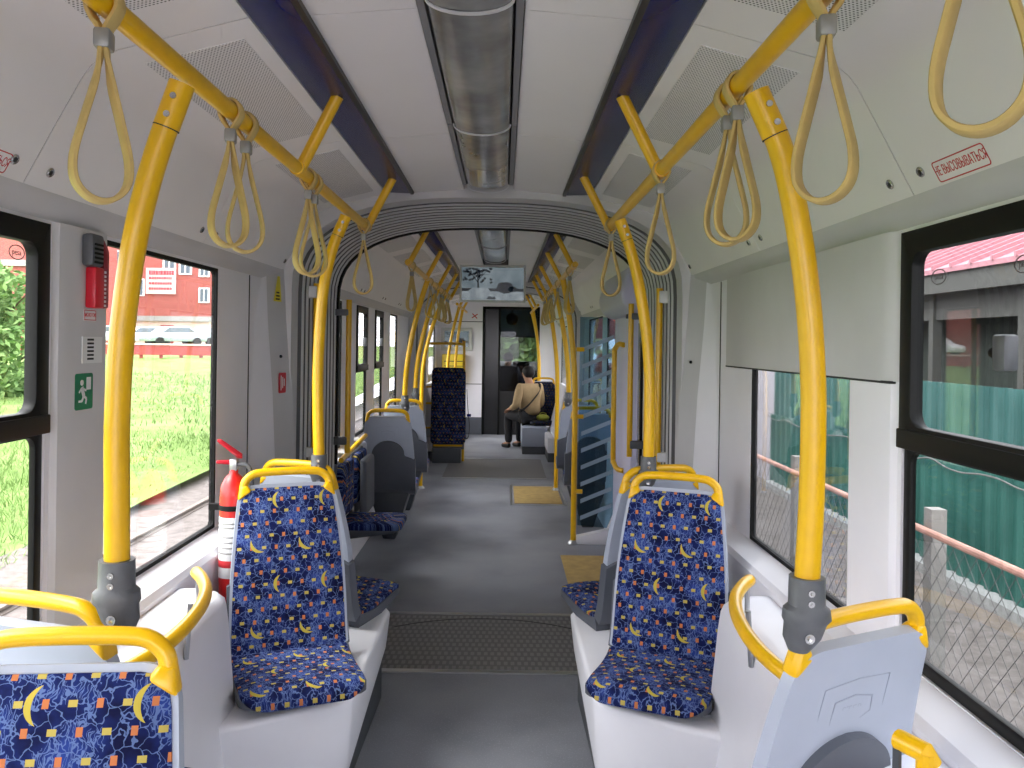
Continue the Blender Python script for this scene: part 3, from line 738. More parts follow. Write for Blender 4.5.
# ================================================================== SEATS
BACK_TOP = 0.725
PAN = [(-0.432, 0.128), (-0.425, 0.146), (-0.40, 0.160), (-0.33, 0.160), (-0.24, 0.150), (-0.14, 0.142), (-0.06, 0.146), (-0.022, 0.158)]
BACK = [(-0.022, 0.162), (-0.002, 0.20), (0.012, 0.26), (0.030, 0.36), (0.052, 0.48), (0.082, 0.60), (0.112, 0.70), (0.119, BACK_TOP)]
def resample(p, n):
    q = curve([(0, a, b) for a, b in p], 8); L = [0]
    for a, b in zip(q, q[1:]): L.append(L[-1] + (b - a).length)
    out = []; j = 0
    for i in range(n):
        s = L[-1] * i / (n - 1)
        while j < len(L) - 2 and L[j + 1] < s: j += 1
        t = (s - L[j]) / max(1e-9, L[j + 1] - L[j]); out.append((q[j].lerp(q[j + 1], max(0, min(1, t))), s))
    return out, L[-1]
def sheet(mb, prof, wf, f0, f1, nu=14, nv=26, crown=0.0, ends=None, m=0, v0=0.0, uoff=0.0):
    """padded slab along a side profile: wf(s,L) half width; f0/f1 offsets of back and front face along the normal"""
    if ends:   # denser rows near the rounded ends
        pr, L = resample(prof, 200); idx = []
        for i in range(nv): t = i / (nv - 1); t = 0.5 - 0.5 * math.cos(math.pi * t); idx.append(int(round(t * 199)))
        pr = [pr[i] for i in idx]
    else: pr, L = resample(prof, nv)
    fr, bk = [], []; n = len(pr)
    for i, (p, s) in enumerate(pr):
        a = pr[max(0, i - 1)][0]; b = pr[min(n - 1, i + 1)][0]; t = (b - a).normalized(); nr = Vector((0, -t.z, t.y))
        w = wf(s, L); e = min(1, min(s, L - s) / 0.05 + 0.15); F0 = f0(s, L) if callable(f0) else f0; F1 = f1(s, L) if callable(f1) else f1
        rf, rb = [], []
        for k in range(nu + 1):
            u = -1 + 2 * k / nu; u = math.copysign(1 - (1 - abs(u)) ** 1.4, u)
            c = crown * (1 - abs(u) ** 5) * e
            rf.append(Vector((u * w, 0, 0)) + p + nr * (F1 + c)); rb.append(Vector((u * w, 0, 0)) + p + nr * F0)
        fr.append((mb.add(rf), s, w)); bk.append(mb.add(rb))
    def uv(i, k): u = -1 + 2 * k / nu; u = math.copysign(1 - (1 - abs(u)) ** 1.4, u); return (u * fr[i][2] + 0.5 + uoff, fr[i][1] + v0)
    for i in range(n - 1):
        for k in range(nu):
            mb.face([fr[i][0] + k, fr[i][0] + k + 1, fr[i + 1][0] + k + 1, fr[i + 1][0] + k], m, [uv(i, k), uv(i, k + 1), uv(i + 1, k + 1), uv(i + 1, k)])
            mb.face([bk[i] + k, bk[i + 1] + k, bk[i + 1] + k + 1, bk[i] + k + 1], m, [(0, 0)] * 4)
        for k in (0, nu):
            mb.face([fr[i][0] + k, fr[i + 1][0] + k, bk[i + 1] + k, bk[i] + k], m, [uv(i, k), uv(i + 1, k), uv(i + 1, k), uv(i, k)])
    for i in (0, n - 1):
        for k in range(nu): mb.face([fr[i][0] + k, fr[i][0] + k + 1, bk[i] + k + 1, bk[i] + k], m, [uv(i, k), uv(i, k + 1), uv(i, k + 1), uv(i, k)])
def rounded(w0, w1, r0, r1, mid=None):
    """half width running from w0 (start) to w1 (end) with corner radii r0, r1"""
    def f(s, L):
        t = s / L; w = w0 + (w1 - w0) * t
        if mid: w += mid * math.sin(math.pi * t)
        if r0 and s < r0: w -= r0 - math.sqrt(max(0, r0 * r0 - (r0 - s) ** 2))
        if r1 and L - s < r1: d = L - s; w -= r1 - math.sqrt(max(0, r1 * r1 - (r1 - d) ** 2))
        return w
    return f
def make_seat(label, legs=0.0, cloth='upholstery', group='moulded seats with patterned covers'):
    t = thing('passenger_seat', label, 'seat', (0, 0, 0), group)
    mb = MB(); sheet(mb, BACK, rounded(0.203, 0.164, 0.01, 0.05, 0.010), -0.006, 0.004, crown=0.016, ends=1); mb.build('back_cushion', cloth, t, rel=False, smooth=50)
    mb = MB(); sheet(mb, PAN, rounded(0.193, 0.204, 0.075, 0.012, 0.004), -0.012, 0.006, crown=0.014, ends=1, v0=0.31, uoff=0.03); mb.build('seat_cushion', cloth, t, rel=False, smooth=50)
    mb = MB(); sheet(mb, BACK[:-1] + [(0.1235, BACK_TOP + 0.013)], rounded(0.212, 0.174, 0.01, 0.055, 0.010), lambda s, L: -0.042 + 0.018 * (s / L), 0.0, ends=1)
    sh = mb.build('back_shell', 'seat_shell', t, rel=False, smooth=45)
    # moulded maker's shield on the shell's rear
    nrm = Vector((0, 0.964, -0.266)); up = Vector((0, 0.266, 0.964)); o = Vector((0, 0.081, 0.595)) + nrm * 0.0275
    fm = lambda u, v, h: tuple(o + Vector((-u, 0, 0)) + up * v + nrm * h)
    mb = MB(); outline(mb, [(-0.055, -0.028), (-0.02, -0.034), (0.02, -0.03), (0.055, -0.012), (0.05, 0.024), (0.0, 0.034), (-0.052, 0.026)], 0.003, fm, 0.0016)
    outline(mb, [(-0.09, -0.05), (-0.03, -0.062), (0.05, -0.052), (0.088, -0.02), (0.085, 0.066), (0.0, 0.07), (-0.088, 0.06)], 0.002, fm, 0.001)
    text_mesh(mb, 'STER', 0.026, fm); mb.build('embossed_shield', 'emboss', sh, rel=False, smooth=0)
    # dark arched cover low on the rear
    def wcov(s, L):
        d = L - s
        if d < 0.11: return 0.128 * math.sqrt(max(0.002, 1 - ((0.11 - d) / 0.11) ** 2))
        return 0.128 + (0.2165 - 0.128) * max(0, min(1, (d - 0.125) / 0.03))
    low = [p for p in BACK if p[1] < 0.50] + [(0.068, 0.545)]
    mb = MB(); sheet(mb, low, wcov, lambda s, L: -0.055 + 0.006 * s / L, lambda s, L: -0.030 if s > L - 0.12 else -0.004, nv=40, ends=1); mb.build('back_cover', 'seat_dark', t, rel=False, smooth=35)
    mb = MB(); sheet(mb, PAN, rounded(0.198, 0.212, 0.08, 0.0, 0.004), lambda s, L: -0.022 - 0.038 * min(1, s / L * 1.1), -0.004, ends=1); mb.build('base_shell', 'seat_dark', t, rel=False, smooth=45)
    mb = MB()
    if legs:
        mb.hull8([(-0.05, -0.20, 0.1 - legs), (-0.16, -0.28, 0.11), (-0.05, -0.04, 0.1 - legs), (-0.16, -0.0, 0.11), (0.05, -0.20, 0.1 - legs), (0.16, -0.28, 0.11), (0.05, -0.04, 0.1 - legs), (0.16, 0.0, 0.11)])
        mb.build('pedestal', 'skirting', t, rel=False, bevel=0.008)
    else:
        mb.hull8([(-0.15, -0.34, 0.1), (-0.16, -0.35, 0.12), (-0.15, -0.02, 0.1), (-0.16, 0.02, 0.11), (0.15, -0.34, 0.1), (0.16, -0.35, 0.12), (0.15, -0.02, 0.1), (0.16, 0.02, 0.11)])
        mb.build('pedestal', 'seat_dark', t, rel=False, bevel=0.008)
    # yellow grab handle over the top edge
    zt = BACK_TOP; yb = 0.128
    pts = [(-0.159, yb - 0.008, zt - 0.035), (-0.159, yb - 0.004, zt + 0.0), (-0.151, yb, zt + 0.028), (-0.126, yb + 0.003, zt + 0.049), (-0.09, yb + 0.004, zt + 0.056), (0, yb + 0.004, zt + 0.058)]
    pts = pts + [(-x, y, z) for x, y, z in pts[-2::-1]]
    mb = MB(); mb.tube(pts, 0.0155, 12, smooth=6); h = mb.build('grab_handle', 'yellow_paint', t, rel=False, smooth=50)
    for s in (-1, 1):
        mb = MB(); mb.hull8([(s * 0.180, yb - 0.030, zt - 0.042), (s * 0.171, yb - 0.019, zt + 0.012), (s * 0.180, yb + 0.016, zt - 0.042), (s * 0.171, yb + 0.014, zt + 0.012), (s * 0.130, yb - 0.034, zt - 0.006), (s * 0.147, yb - 0.019, zt + 0.016), (s * 0.130, yb + 0.016, zt - 0.006), (s * 0.147, yb + 0.014, zt + 0.016)])
        mb.build('handle_foot', 'yellow_paint', h, rel=False, bevel=0.010, seg=3)
    for o in t.children_recursive: o.data.transform(Matrix.Translation((0, 0, -0.10)))
    return t
proto = make_seat('blue patterned seat facing the camera on the left housing, in front of the fire extinguisher')
proto.location = (-0.68, 2.92, 0.42); proto.rotation_euler.z = R(22)
def seat(label, x, y, z, rz, src=None):
    o = copy_tree(src or proto); o['label'] = label; o.location = (x, y, z); o.rotation_euler.z = R(rz); return o
seat('blue patterned seat facing the camera on the right housing, in front of the blind panel', 0.70, 2.92, 0.42, -22)
seat('seat facing away on the left housing, behind the patterned seat by the extinguisher', -0.695, 3.36, 0.42, 160)
seat('seat facing away on the right housing, behind the right patterned seat', 0.685, 3.36, 0.42, 200)
seat('nearest blue patterned seat at the bottom left corner, cut by the frame', -0.622, 1.22, 0.413, 5)
seat('grey seat back just behind the nearest patterned seat at the left edge, facing away', -0.768, 1.645, 0.42, 164)
seat('large grey seat back with moulded shield at the bottom right, facing away', 0.715, 1.63, 0.42, 206)
seat_far = make_seat('grey backed seat beyond the bellows on the left, nearer of the two in line', legs=0.375)
seat_far.location = (-0.82, 6.45, 0.375); seat_far.rotation_euler.z = R(180)
seat('grey backed seat beyond the bellows on the left, second of the two in line', -0.83, 7.55, 0.375, 180, seat_far)
seat('grey backed seat behind the blue glass screen on the right, nearer of the two', 0.845, 6.95, 0.375, 180, seat_far)
seat('grey backed seat behind the blue glass screen on the right, farther of the two', 0.845, 7.9, 0.375, 180, seat_far)

# fold-down seats along the left wall beyond the bellows
def fold_seat(label, y, down):
    t = thing('folding_seat', label, 'seat', (-0.985, y, 0.32), 'folding wall seats')
    mb = MB(); mb.box(-0.985, -0.955, y - 0.22, y + 0.22, 0.36, 0.82); mb.build('back_plate', 'seat_dark', t, bevel=0.01)
    def pad(u0, u1, v0, v1, P, nm):
        mb = MB(); poly = rrect(u0, u1, v0, v1, 0.05, 6); n = len(poly); c = ((u0 + u1) / 2, (v0 + v1) / 2)
        rr = []
        for k, h in ((1, 0), (1, 0.02), (0.95, 0.035), (0.6, 0.042)):
            rr.append([P(c[0] + (a - c[0]) * k, c[1] + (b - c[1]) * k, h) for a, b in poly])
        ids = [mb.add(r) for r in rr]; q = [(a, b) for a, b in poly]
        for a, b in zip(ids, ids[1:]):
            for i in range(n): j = (i + 1) % n; mb.face([a + i, a + j, b + j, b + i], 0, [q[i], q[j], q[j], q[i]])
        mb.face(range(ids[-1], ids[-1] + n), 0, [(c[0] + (a - c[0]) * .6, c[1] + (b - c[1]) * .6) for a, b in poly]); mb.face(range(ids[0], ids[0] + n), 0, q)
        return mb.build(nm, 'upholstery', t, smooth=50)
    pad(y - 0.21, y + 0.21, 0.46, 0.81, lambda u, v, h: (-0.957 + h, u, v), 'back_cushion')
    if down:
        pad(-0.955, -0.55, y - 0.20, y + 0.20, lambda u, v, h: (u, v, 0.40 + h), 'seat_cushion')
        mb = MB(); mb.hull8([(-0.955, y - 0.19, 0.33), (-0.955, y - 0.205, 0.402), (-0.955, y + 0.19, 0.33), (-0.955, y + 0.205, 0.402), (-0.60, y - 0.17, 0.375), (-0.553, y - 0.19, 0.402), (-0.60, y + 0.17, 0.375), (-0.553, y + 0.19, 0.402)])
        mb.build('base_shell', 'seat_dark', t, bevel=0.01)
    else:
        mb = MB(); mb.hull8([(-0.905, y - 0.2, 0.36), (-0.905, y - 0.2, 0.78), (-0.905, y + 0.2, 0.36), (-0.905, y + 0.2, 0.78), (-0.855, y - 0.18, 0.38), (-0.86, y - 0.18, 0.76), (-0.855, y + 0.18, 0.38), (-0.86, y + 0.18, 0.76)])
        mb.build('base_shell', 'seat_dark', t, bevel=0.02)
    for q in (-0.15, 0.15):
        MB().box(-0.99, -0.95, y + q - 0.02, y + q + 0.02, 0.3, 0.44).build('wall_bracket', 'steel', t, bevel=0.004)
fold_seat('blue folding wall seat let down into the aisle beyond the bellows on the left', 5.27, True)
fold_seat('folding wall seat tipped up beside the let-down one on the left', 5.78, False)

# ================================================================== RAILS, POLES, STRAPS
RX, RZ, RR = 0.555, 2.13, 0.0195
def rail(s, y0, y1, hang, label):
    t = thing('overhead_rail', label, 'handrail', (s * RX, y0, RZ), 'overhead yellow rails')
    mb = MB(); mb.tube([(s * RX, y0, RZ), (s * RX, y1, RZ)], RR, 14); mb.build('rail', 'yellow_paint', t)
    for y in hang:
        mb = MB(); mb.tube([(s * (RX - 0.004), y, RZ - 0.004), (s * 0.43, y - 0.03, 2.347)], 0.0185, 12); mb.build('hanger', 'yellow_paint', t)
        mb = MB(); mb.lathe([(0.0, -0.004), (0.0235, 0.0), (0.0235, 0.05), (0.0, 0.054)], (s * RX, y - 0.026, RZ), (0, 1, 0), 14); mb.build('clamp_ring', 'yellow_paint', t)
    return t
rail(-1, -2.4, 3.72, (-2.0, -0.3, 1.15, 2.47, 3.69), 'long yellow overhead rail on the left, from the top left corner to the bellows')
rail(1, -2.4, 3.62, (-2.0, -0.3, 1.10, 2.43, 3.59), 'long yellow overhead rail on the right, from the top right towards the bellows')
rail(-1, 5.3, 9.6, (5.35, 6.55, 7.7, 8.7, 9.55), 'far yellow overhead rail on the left beyond the bellows')
rail(1, 5.3, 9.6, (5.45, 6.55, 7.7, 8.7, 9.55), 'far yellow overhead rail on the right beyond the bellows')
def pole(pts, label, clamp=True, r=0.0222, foot=False, name='grab_pole', joint=True):
    pts = [Vector(p) for p in pts]; b = pts[0]
    t = thing(name, label, 'pole', (b.x, b.y, b.z - (0.125 if clamp else 0)), 'yellow grab poles')
    mb = MB(); mb.tube(pts, r, 14, smooth=8); mb.build('tube', 'yellow_paint', t, smooth=60)
    if joint:
        e, q = pts[-1], pts[-2]; d = (e - q).normalized()
        mb = MB(); mb.tube([e - d * 0.085, e - d * 0.0], r + 0.0012, 14); j = mb.build('top_sleeve', 'yellow_paint', t, smooth=60)
        mb = MB(); mb.tube([e - d * 0.0865, e - d * 0.0845], r + 0.0016, 14); mb.build('joint_line', 'gap_dark', j)
        sd = Vector((0, -1, 0))
        for k in (0.03, 0.065):
            mb = MB(); mb.lathe([(0.006, 0), (0.006, 0.003), (0, 0.003)], e - d * k + sd * (r + 0.001) + Vector((0.004, 0, 0)), sd, 10); mb.build('screw', 'screw_steel', j)
    if clamp:
        s = 1 if b.x > 0 else -1
        mb = MB(); rr = []
        for dz, rx, ry, ox in ((0.008, 0.031, 0.031, 0), (-0.052, 0.032, 0.032, 0), (-0.060, 0.041, 0.036, 0), (-0.082, 0.043, 0.036, 0), (-0.090, 0.037, 0.034, 0.002), (-0.122, 0.033, 0.030, 0.008), (-0.148, 0.018, 0.022, 0.014)):
            rr.append([(b.x - s * ox + rx * math.cos(k * math.pi / 8), b.y + ry * math.sin(k * math.pi / 8), b.z + dz * 0.84) for k in range(16)])
        mb.rings(rr); c = mb.build('clamp', 'clamp_grey', t, smooth=40)
        for dz, ox, rr_ in ((-0.018, 0.004, 0.006), (-0.040, 0.004, 0.006), (-0.112, 0.006, 0.009)):
            mb = MB(); mb.lathe([(rr_, 0), (rr_, 0.003), (rr_ * 0.4, 0.003), (0, 0.001)], (b.x - s * ox, b.y - 0.031, b.z + dz * 0.84), (0, -1, 0), 10); mb.build('screw', 'screw_steel', c)
    elif foot:
        mb = MB(); mb.lathe([(0.045, 0), (0.045, 0.008), (0.028, 0.03), (0.0, 0.03)], (b.x, b.y, 0.0), (0, 0, 1), 16); mb.build('foot', 'steel', t)
    return t
P_ = lambda Y, l: [at(x, y, Y) for x, y in l]
pole(P_(1.465, [(117, 563), (117, 500), (117, 430), (120, 360), (127, 290), (139, 220), (158, 150), (182, 84)]), 'tall curved yellow pole nearest on the left, clamped to the seat handles')
pole(P_(1.43, [(807, 580), (811, 510), (813, 440), (813, 380), (808, 300), (797, 220), (781, 150), (756, 92)]), 'tall curved yellow pole nearest on the right, clamped above the grey seat back')
pole(P_(3.19, [(319, 456), (318, 410), (318, 370), (320.5, 320), (325, 280), (334, 244), (346, 216)]), 'curved yellow pole at the left patterned seat, in front of the bellows')
pole(P_(3.19, [(648.5, 458), (649.5, 410), (649.5, 375), (646, 330), (638, 280), (629, 245), (620, 220)]), 'curved yellow pole at the right patterned seat, in front of the bellows')
def far_pole(s, Y, xb, zb, label, clamp):
    pts = []
    for k in range(9):
        t = k / 8; z = zb + (RZ - zb) * t; q = max(0, (z - 1.15) / (RZ - 1.15)); pts.append((s * (xb + (RX - xb) * q ** 1.8), Y, z))
    return pole(pts, label, clamp, r=0.0225, foot=not clamp, joint=False)
far_pole(-1, 6.72, 0.735, 1.0 + 0.145, 'far yellow pole clamped to the nearer grey seat on the left', True)
far_pole(-1, 7.80, 0.765, 1.0 + 0.145, 'far yellow pole clamped to the farther grey seat on the left', True)
far_pole(-1, 8.75, 0.80, 0.0, 'far yellow pole standing on the floor beyond the left grey seats', False)
far_pole(1, 6.42, 0.668, 0.0, 'floor-standing yellow pole holding the striped blue glass screen', False)
far_pole(1, 7.45, 0.70, 1.0 + 0.145, 'far yellow pole clamped to the nearer grey seat on the right', True)
far_pole(1, 8.75, 0.682, 0.0, 'far yellow pole standing on the floor beyond the right grey seats', False)
far_pole(-1, 11.6, 0.72, 0.0, 'leftmost distant yellow pole in front of the cab wall', False)
far_pole(-1, 12.5, 0.66, 0.0, 'second distant yellow pole in front of the cab wall screen', False)
far_pole(1, 12.75, 0.66, 0.0, 'distant yellow pole beside the cab doorway on the right', False)
far_pole(1, 13.4, 0.70, 0.0, 'farthest yellow pole close to the right of the cab doorway', False)
rail(-1, 10.95, 13.8, (11.5, 12.5), 'short yellow overhead rail on the left in front of the cab')
rail(1, 10.95, 13.8, (11.5, 12.5), 'short yellow overhead rail on the right in front of the cab')

def make_strap(tw):
    t = thing('hand_strap', 'x', 'hand strap', (0, 0, 0), 'looped hand straps')
    half = [(0.0042, -0.045), (0.0045, -0.080), (0.012, -0.125), (0.028, -0.19), (0.0405, -0.245), (0.039, -0.283), (0.023, -0.306), (0.0, -0.314)]
    top = [(-0.0165, -0.024), (-0.0245, -0.004), (-0.017, 0.018), (0.0, 0.026), (0.017, 0.018), (0.0245, -0.004), (0.0165, -0.024)]
    pts = half + [(-x, z) for x, z in half[-2::-1]] + top
    c = curve([(x, 0, z) for x, z in pts], 4, True); mb = MB(); rings = []; n = len(c)
    ang = lambda z: R(tw) * max(0.0, min(1.0, (-0.03 - z) / 0.10))
    for i, p in enumerate(c):
        tg = (c[(i + 1) % n] - c[i - 1]).normalized(); wide = Vector((0, 1, 0)); nr = tg.cross(wide).normalized(); M = Matrix.Rotation(ang(p.z), 3, 'Z')
        rings.append([M @ (p + wide * a * 0.0145 + nr * b * 0.0042) for a, b in ((1, .6), (.8, 1), (-.8, 1), (-1, .6), (-1, -.6), (-.8, -1), (.8, -1), (1, -.6))])
    mb.rings(rings, loop=True); mb.build('band', 'strap_band', t, rel=False, smooth=40)
    mb = MB(); M = Matrix.Rotation(ang(-0.055), 3, 'Z'); mb.box(-0.0125, 0.0125, -0.0175, 0.0175, -0.074, -0.042); mb.v = [tuple(M @ Vector(p)) for p in mb.v]
    mb.build('buckle', 'buckle_grey', t, rel=False, bevel=0.005)
    return t
strap_kinds = {k: [make_strap(k), True] for k in (42, 26, -28, -42)}
def strap(s, y, tw, label):
    k = min(strap_kinds, key=lambda q: abs(q - tw)); o = strap_kinds[k][0] if strap_kinds[k][1] else copy_tree(strap_kinds[k][0]); strap_kinds[k][1] = False
    o.location = (s * RX, y, RZ); o.rotation_euler = (R(random.uniform(-2, 2)), 0, 0); o['label'] = label
strap(-1, 1.27, 38, 'hand strap nearest the camera on the left, at the top left')
strap(-1, 1.86, 38, 'first of the two overlapping hand straps by the near left pole')
strap(-1, 1.97, 20, 'second of the two overlapping hand straps by the near left pole')
strap(-1, 2.60, 38, 'nearer of the two nested hand straps above the left patterned seat')
strap(-1, 2.68, 20, 'farther of the two nested hand straps above the left patterned seat')
strap(-1, 3.63, 20, 'small hand strap at the end of the left rail, before the bellows')
strap(1, 0.80, -38, 'largest hand strap, cut by the top edge at the upper right corner')
strap(1, 1.18, -38, 'hand strap on the right rail, just right of the near right pole')
strap(1, 1.63, -38, 'nearer of the two nested hand straps left of the near right pole')
strap(1, 1.70, -22, 'farther of the two nested hand straps left of the near right pole')
strap(1, 2.42, -22, 'hand strap above the right patterned seat, overlapping the bellows')
strap(1, 3.53, -22, 'small hand strap at the end of the right rail, before the bellows')
fl_ = [(-1, 5.55, 'first hand strap beyond the bellows on the left, hanging alone'), (-1, 6.95, 'hand strap between the two far clamped poles on the left'), (-1, 7.5, 'hand strap just short of the second far left pole'),
       (-1, 8.15, 'first of the far left bunch of hand straps beside the screen'), (-1, 8.4, 'second of the far left bunch of hand straps beside the screen'), (-1, 8.95, 'third of the far left bunch of hand straps beside the screen'), (-1, 9.2, 'last of the far left bunch of hand straps beside the screen'),
       (1, 5.75, 'first hand strap beyond the bellows on the right, hanging alone'), (1, 7.0, 'hand strap between the glass screen pole and the next pole on the right'), (1, 7.95, 'first of the far right bunch of hand straps beside the screen'), (1, 8.2, 'second of the far right bunch of hand straps beside the screen'), (1, 8.45, 'third of the far right bunch of hand straps beside the screen'), (1, 9.0, 'fourth of the far right bunch of hand straps beside the screen'), (1, 9.25, 'last of the far right bunch of hand straps beside the screen')]
for s, y, l in fl_: strap(s, y, random.choice((20, -22, 38, -38)), l)

# curved bars on the side casings
def casing_rail(s):
    nm = 'left' if s < 0 else 'right'
    t = thing('grab_rail', 'curved yellow bar on steel posts over the %s window casing' % nm, 'handrail', (s * 0.86, 2.2, 0.765), 'curved casing rails')
    pts = [(0.875, 2.53), (0.83, 2.46), (0.775, 2.34), (0.735, 2.18), (0.718, 2.0), (0.728, 1.84), (0.77, 1.70), (0.84, 1.60)]
    mb = MB(); c = curve([(s * x, y, 0.862) for x, y in pts], 6); mb.tube([c[0] + (c[0] - c[1]).normalized() * 0.012] + c, [0.010] + [0.019] * len(c), 12); mb.build('bar', 'yellow_paint', t, smooth=60)
    for x, y, zb in ((0.86, 2.505, 0.763), (0.795, 2.25, 0.70), (0.80, 1.68, 0.70)):
        mb = MB(); d = 0.055 if y == 2.25 else 0
        mb.tube([(s * x, y, zb), (s * (x - d * 0.2), y, 0.857)], 0.008, 8); mb.build('post', 'steel', t)
casing_rail(-1); casing_rail(1)
# low rail end at the bottom right, beside the grey seat back
t = thing('arm_rail', 'short yellow rail end and post low at the bottom right corner', 'handrail', (0.72, 1.22, 0.32))
a, c = at(902, 741, 1.26), at(926, 753, 1.22)
MB().tube([a - (c - a) * 0.15, a, c, c + Vector((0.012, -0.004, -0.016))], [0.016, 0.016, 0.016, 0.011], 14).build('bar', 'yellow_paint', t)
MB().tube([c, Vector((c.x - 0.006, c.y, 0.32))], 0.014, 10).build('post', 'yellow_paint', t)
MB().box(a.x - 0.01, c.x - 0.022, a.y - 0.01, a.y + 0.01, 0.62, a.z - 0.01).build('infill_plate', 'skirting', t)

# upright bars at the gangway and the wall rail beyond
def bar(name, pts, label, brackets, r=0.0175, group='upright gangway bars', cat='handrail', bm='label_white'):
    pts = [Vector(p) for p in pts]; t = thing(name, label, cat, pts[0], group)
    MB().tube(pts, r, 12).build('bar', 'yellow_paint', t, smooth=60)
    for (x0, x1, y0, y1, z0, z1) in brackets: MB().box(x0, x1, y0, y1, z0, z1).build('bracket', bm, t, bevel=0.006)
for s in (-1, 1):
    nm = 'left' if s < 0 else 'right'
    bar('grab_bar', [(s * 0.93, 4.34, 0.95), (s * 0.93, 4.34, 1.91)], 'upright yellow bar with pale bracket at the near edge of the %s bellows' % nm,
        [(*sorted((s * 0.925, s * 0.99)), 4.31, 4.37, 1.83, 1.895), (*sorted((s * 0.925, s * 0.99)), 4.31, 4.37, 0.97, 1.02)])
    bar('grab_bar', [(s * 0.885, 5.02, 0.90), (s * 0.885, 5.02, 1.86)], 'upright yellow bar at the far edge of the %s bellows' % nm,
        [(*sorted((s * 0.885, s * 0.975)), 5.0, 5.04, 1.76, 1.80), (*sorted((s * 0.885, s * 0.975)), 5.0, 5.04, 0.95, 1.0)], bm='clamp_grey')
bar('wall_rail', [(-0.93, 5.06, 0.845), (-0.93, 5.95, 0.90)], 'short sloping yellow rail above the folding seats on the left wall',
    [(-0.99, -0.93, 5.2, 5.23, 0.84, 0.87), (-0.99, -0.93, 5.8, 5.83, 0.875, 0.905)], group=None)

# fire extinguisher behind the left patterned seat
ex, ey, ez = -0.925, 3.02, 0.55
t = thing('fire_extinguisher', 'red fire extinguisher with white label in the corner behind the left patterned seat', 'fire extinguisher', (ex, ey, ez))
mb = MB(); mb.lathe([(0.03, 0), (0.047, 0.012), (0.05, 0.03), (0.05, 0.46), (0.046, 0.50), (0.032, 0.53), (0.016, 0.545), (0.016, 0.56)], (ex, ey, ez)); mb.build('cylinder', 'red_paint', t, smooth=50)
mb = MB(); mb.lathe([(0.0508, 0.16), (0.0512, 0.161), (0.0512, 0.385), (0.0508, 0.386)], (ex, ey, ez)); lb = mb.build('label', 'label_white', t, smooth=50)
mb = MB()
for z0, z1 in ((0.20, 0.225),): mb.lathe([(0.0513, z0), (0.0518, z0 + 0.001), (0.0518, z1), (0.0513, z1 + 0.001)], (ex, ey, ez))
mb.build('red_band', 'sign_red', lb, smooth=50)
for z0 in (0.25, 0.27, 0.29, 0.31, 0.345, 0.36): MB().lathe([(0.0513, z0), (0.0516, z0 + 0.001), (0.0516, z0 + 0.005), (0.0513, z0 + 0.006)], (ex, ey, ez)).build('print_line', 'buckle_grey', lb, smooth=50)
mb = MB(); mb.lathe([(0.0505, 0.41), (0.053, 0.412), (0.053, 0.428), (0.0505, 0.43)], (ex, ey, ez)); mb.box(ex - 0.09, ex - 0.05, ey - 0.012, ey + 0.012, ez + 0.408, ez + 0.43); mb.build('strap', 'rubber', t)
mb = MB(); mb.box(ex - 0.014, ex + 0.014, ey - 0.014, ey + 0.014, ez + 0.555, ez + 0.60); mb.build('valve', 'steel', t, bevel=0.004)
mb = MB(); mb.hull8([(ex - 0.035, ey - 0.04, ez + 0.668), (ex - 0.035, ey - 0.04, ez + 0.680), (ex - 0.052, ey - 0.04, ez + 0.668), (ex - 0.052, ey - 0.04, ez + 0.680), (ex + 0.03, ey + 0.01, ez + 0.598), (ex + 0.03, ey + 0.01, ez + 0.618), (ex + 0.008, ey + 0.015, ez + 0.598), (ex + 0.008, ey + 0.015, ez + 0.618)]); mb.build('lever', 'red_plastic', t, bevel=0.003)
mb = MB(); mb.hull8([(ex - 0.045, ey - 0.03, ez + 0.585), (ex - 0.045, ey - 0.03, ez + 0.598), (ex - 0.058, ey - 0.03, ez + 0.585), (ex - 0.058, ey - 0.03, ez + 0.598), (ex + 0.015, ey, ez + 0.575), (ex + 0.015, ey, ez + 0.595), (ex - 0.005, ey + 0.012, ez + 0.575), (ex - 0.005, ey + 0.012, ez + 0.595)]); mb.build('carry_handle', 'red_plastic', t, bevel=0.003)
mb = MB(); mb.tube([(ex + 0.012, ey, ez + 0.58), (ex + 0.05, ey, ez + 0.575), (ex + 0.068, ey, ez + 0.53), (ex + 0.066, ey, ez + 0.4), (ex + 0.06, ey, ez + 0.2)], 0.008, 8, smooth=5); mb.build('hose', 'clamp_grey', t, smooth=60)
MB().box(-0.99, ex - 0.03, ey - 0.03, ey + 0.03, ez - 0.012, ez + 0.02).build('wall_bracket', 'rubber', t)

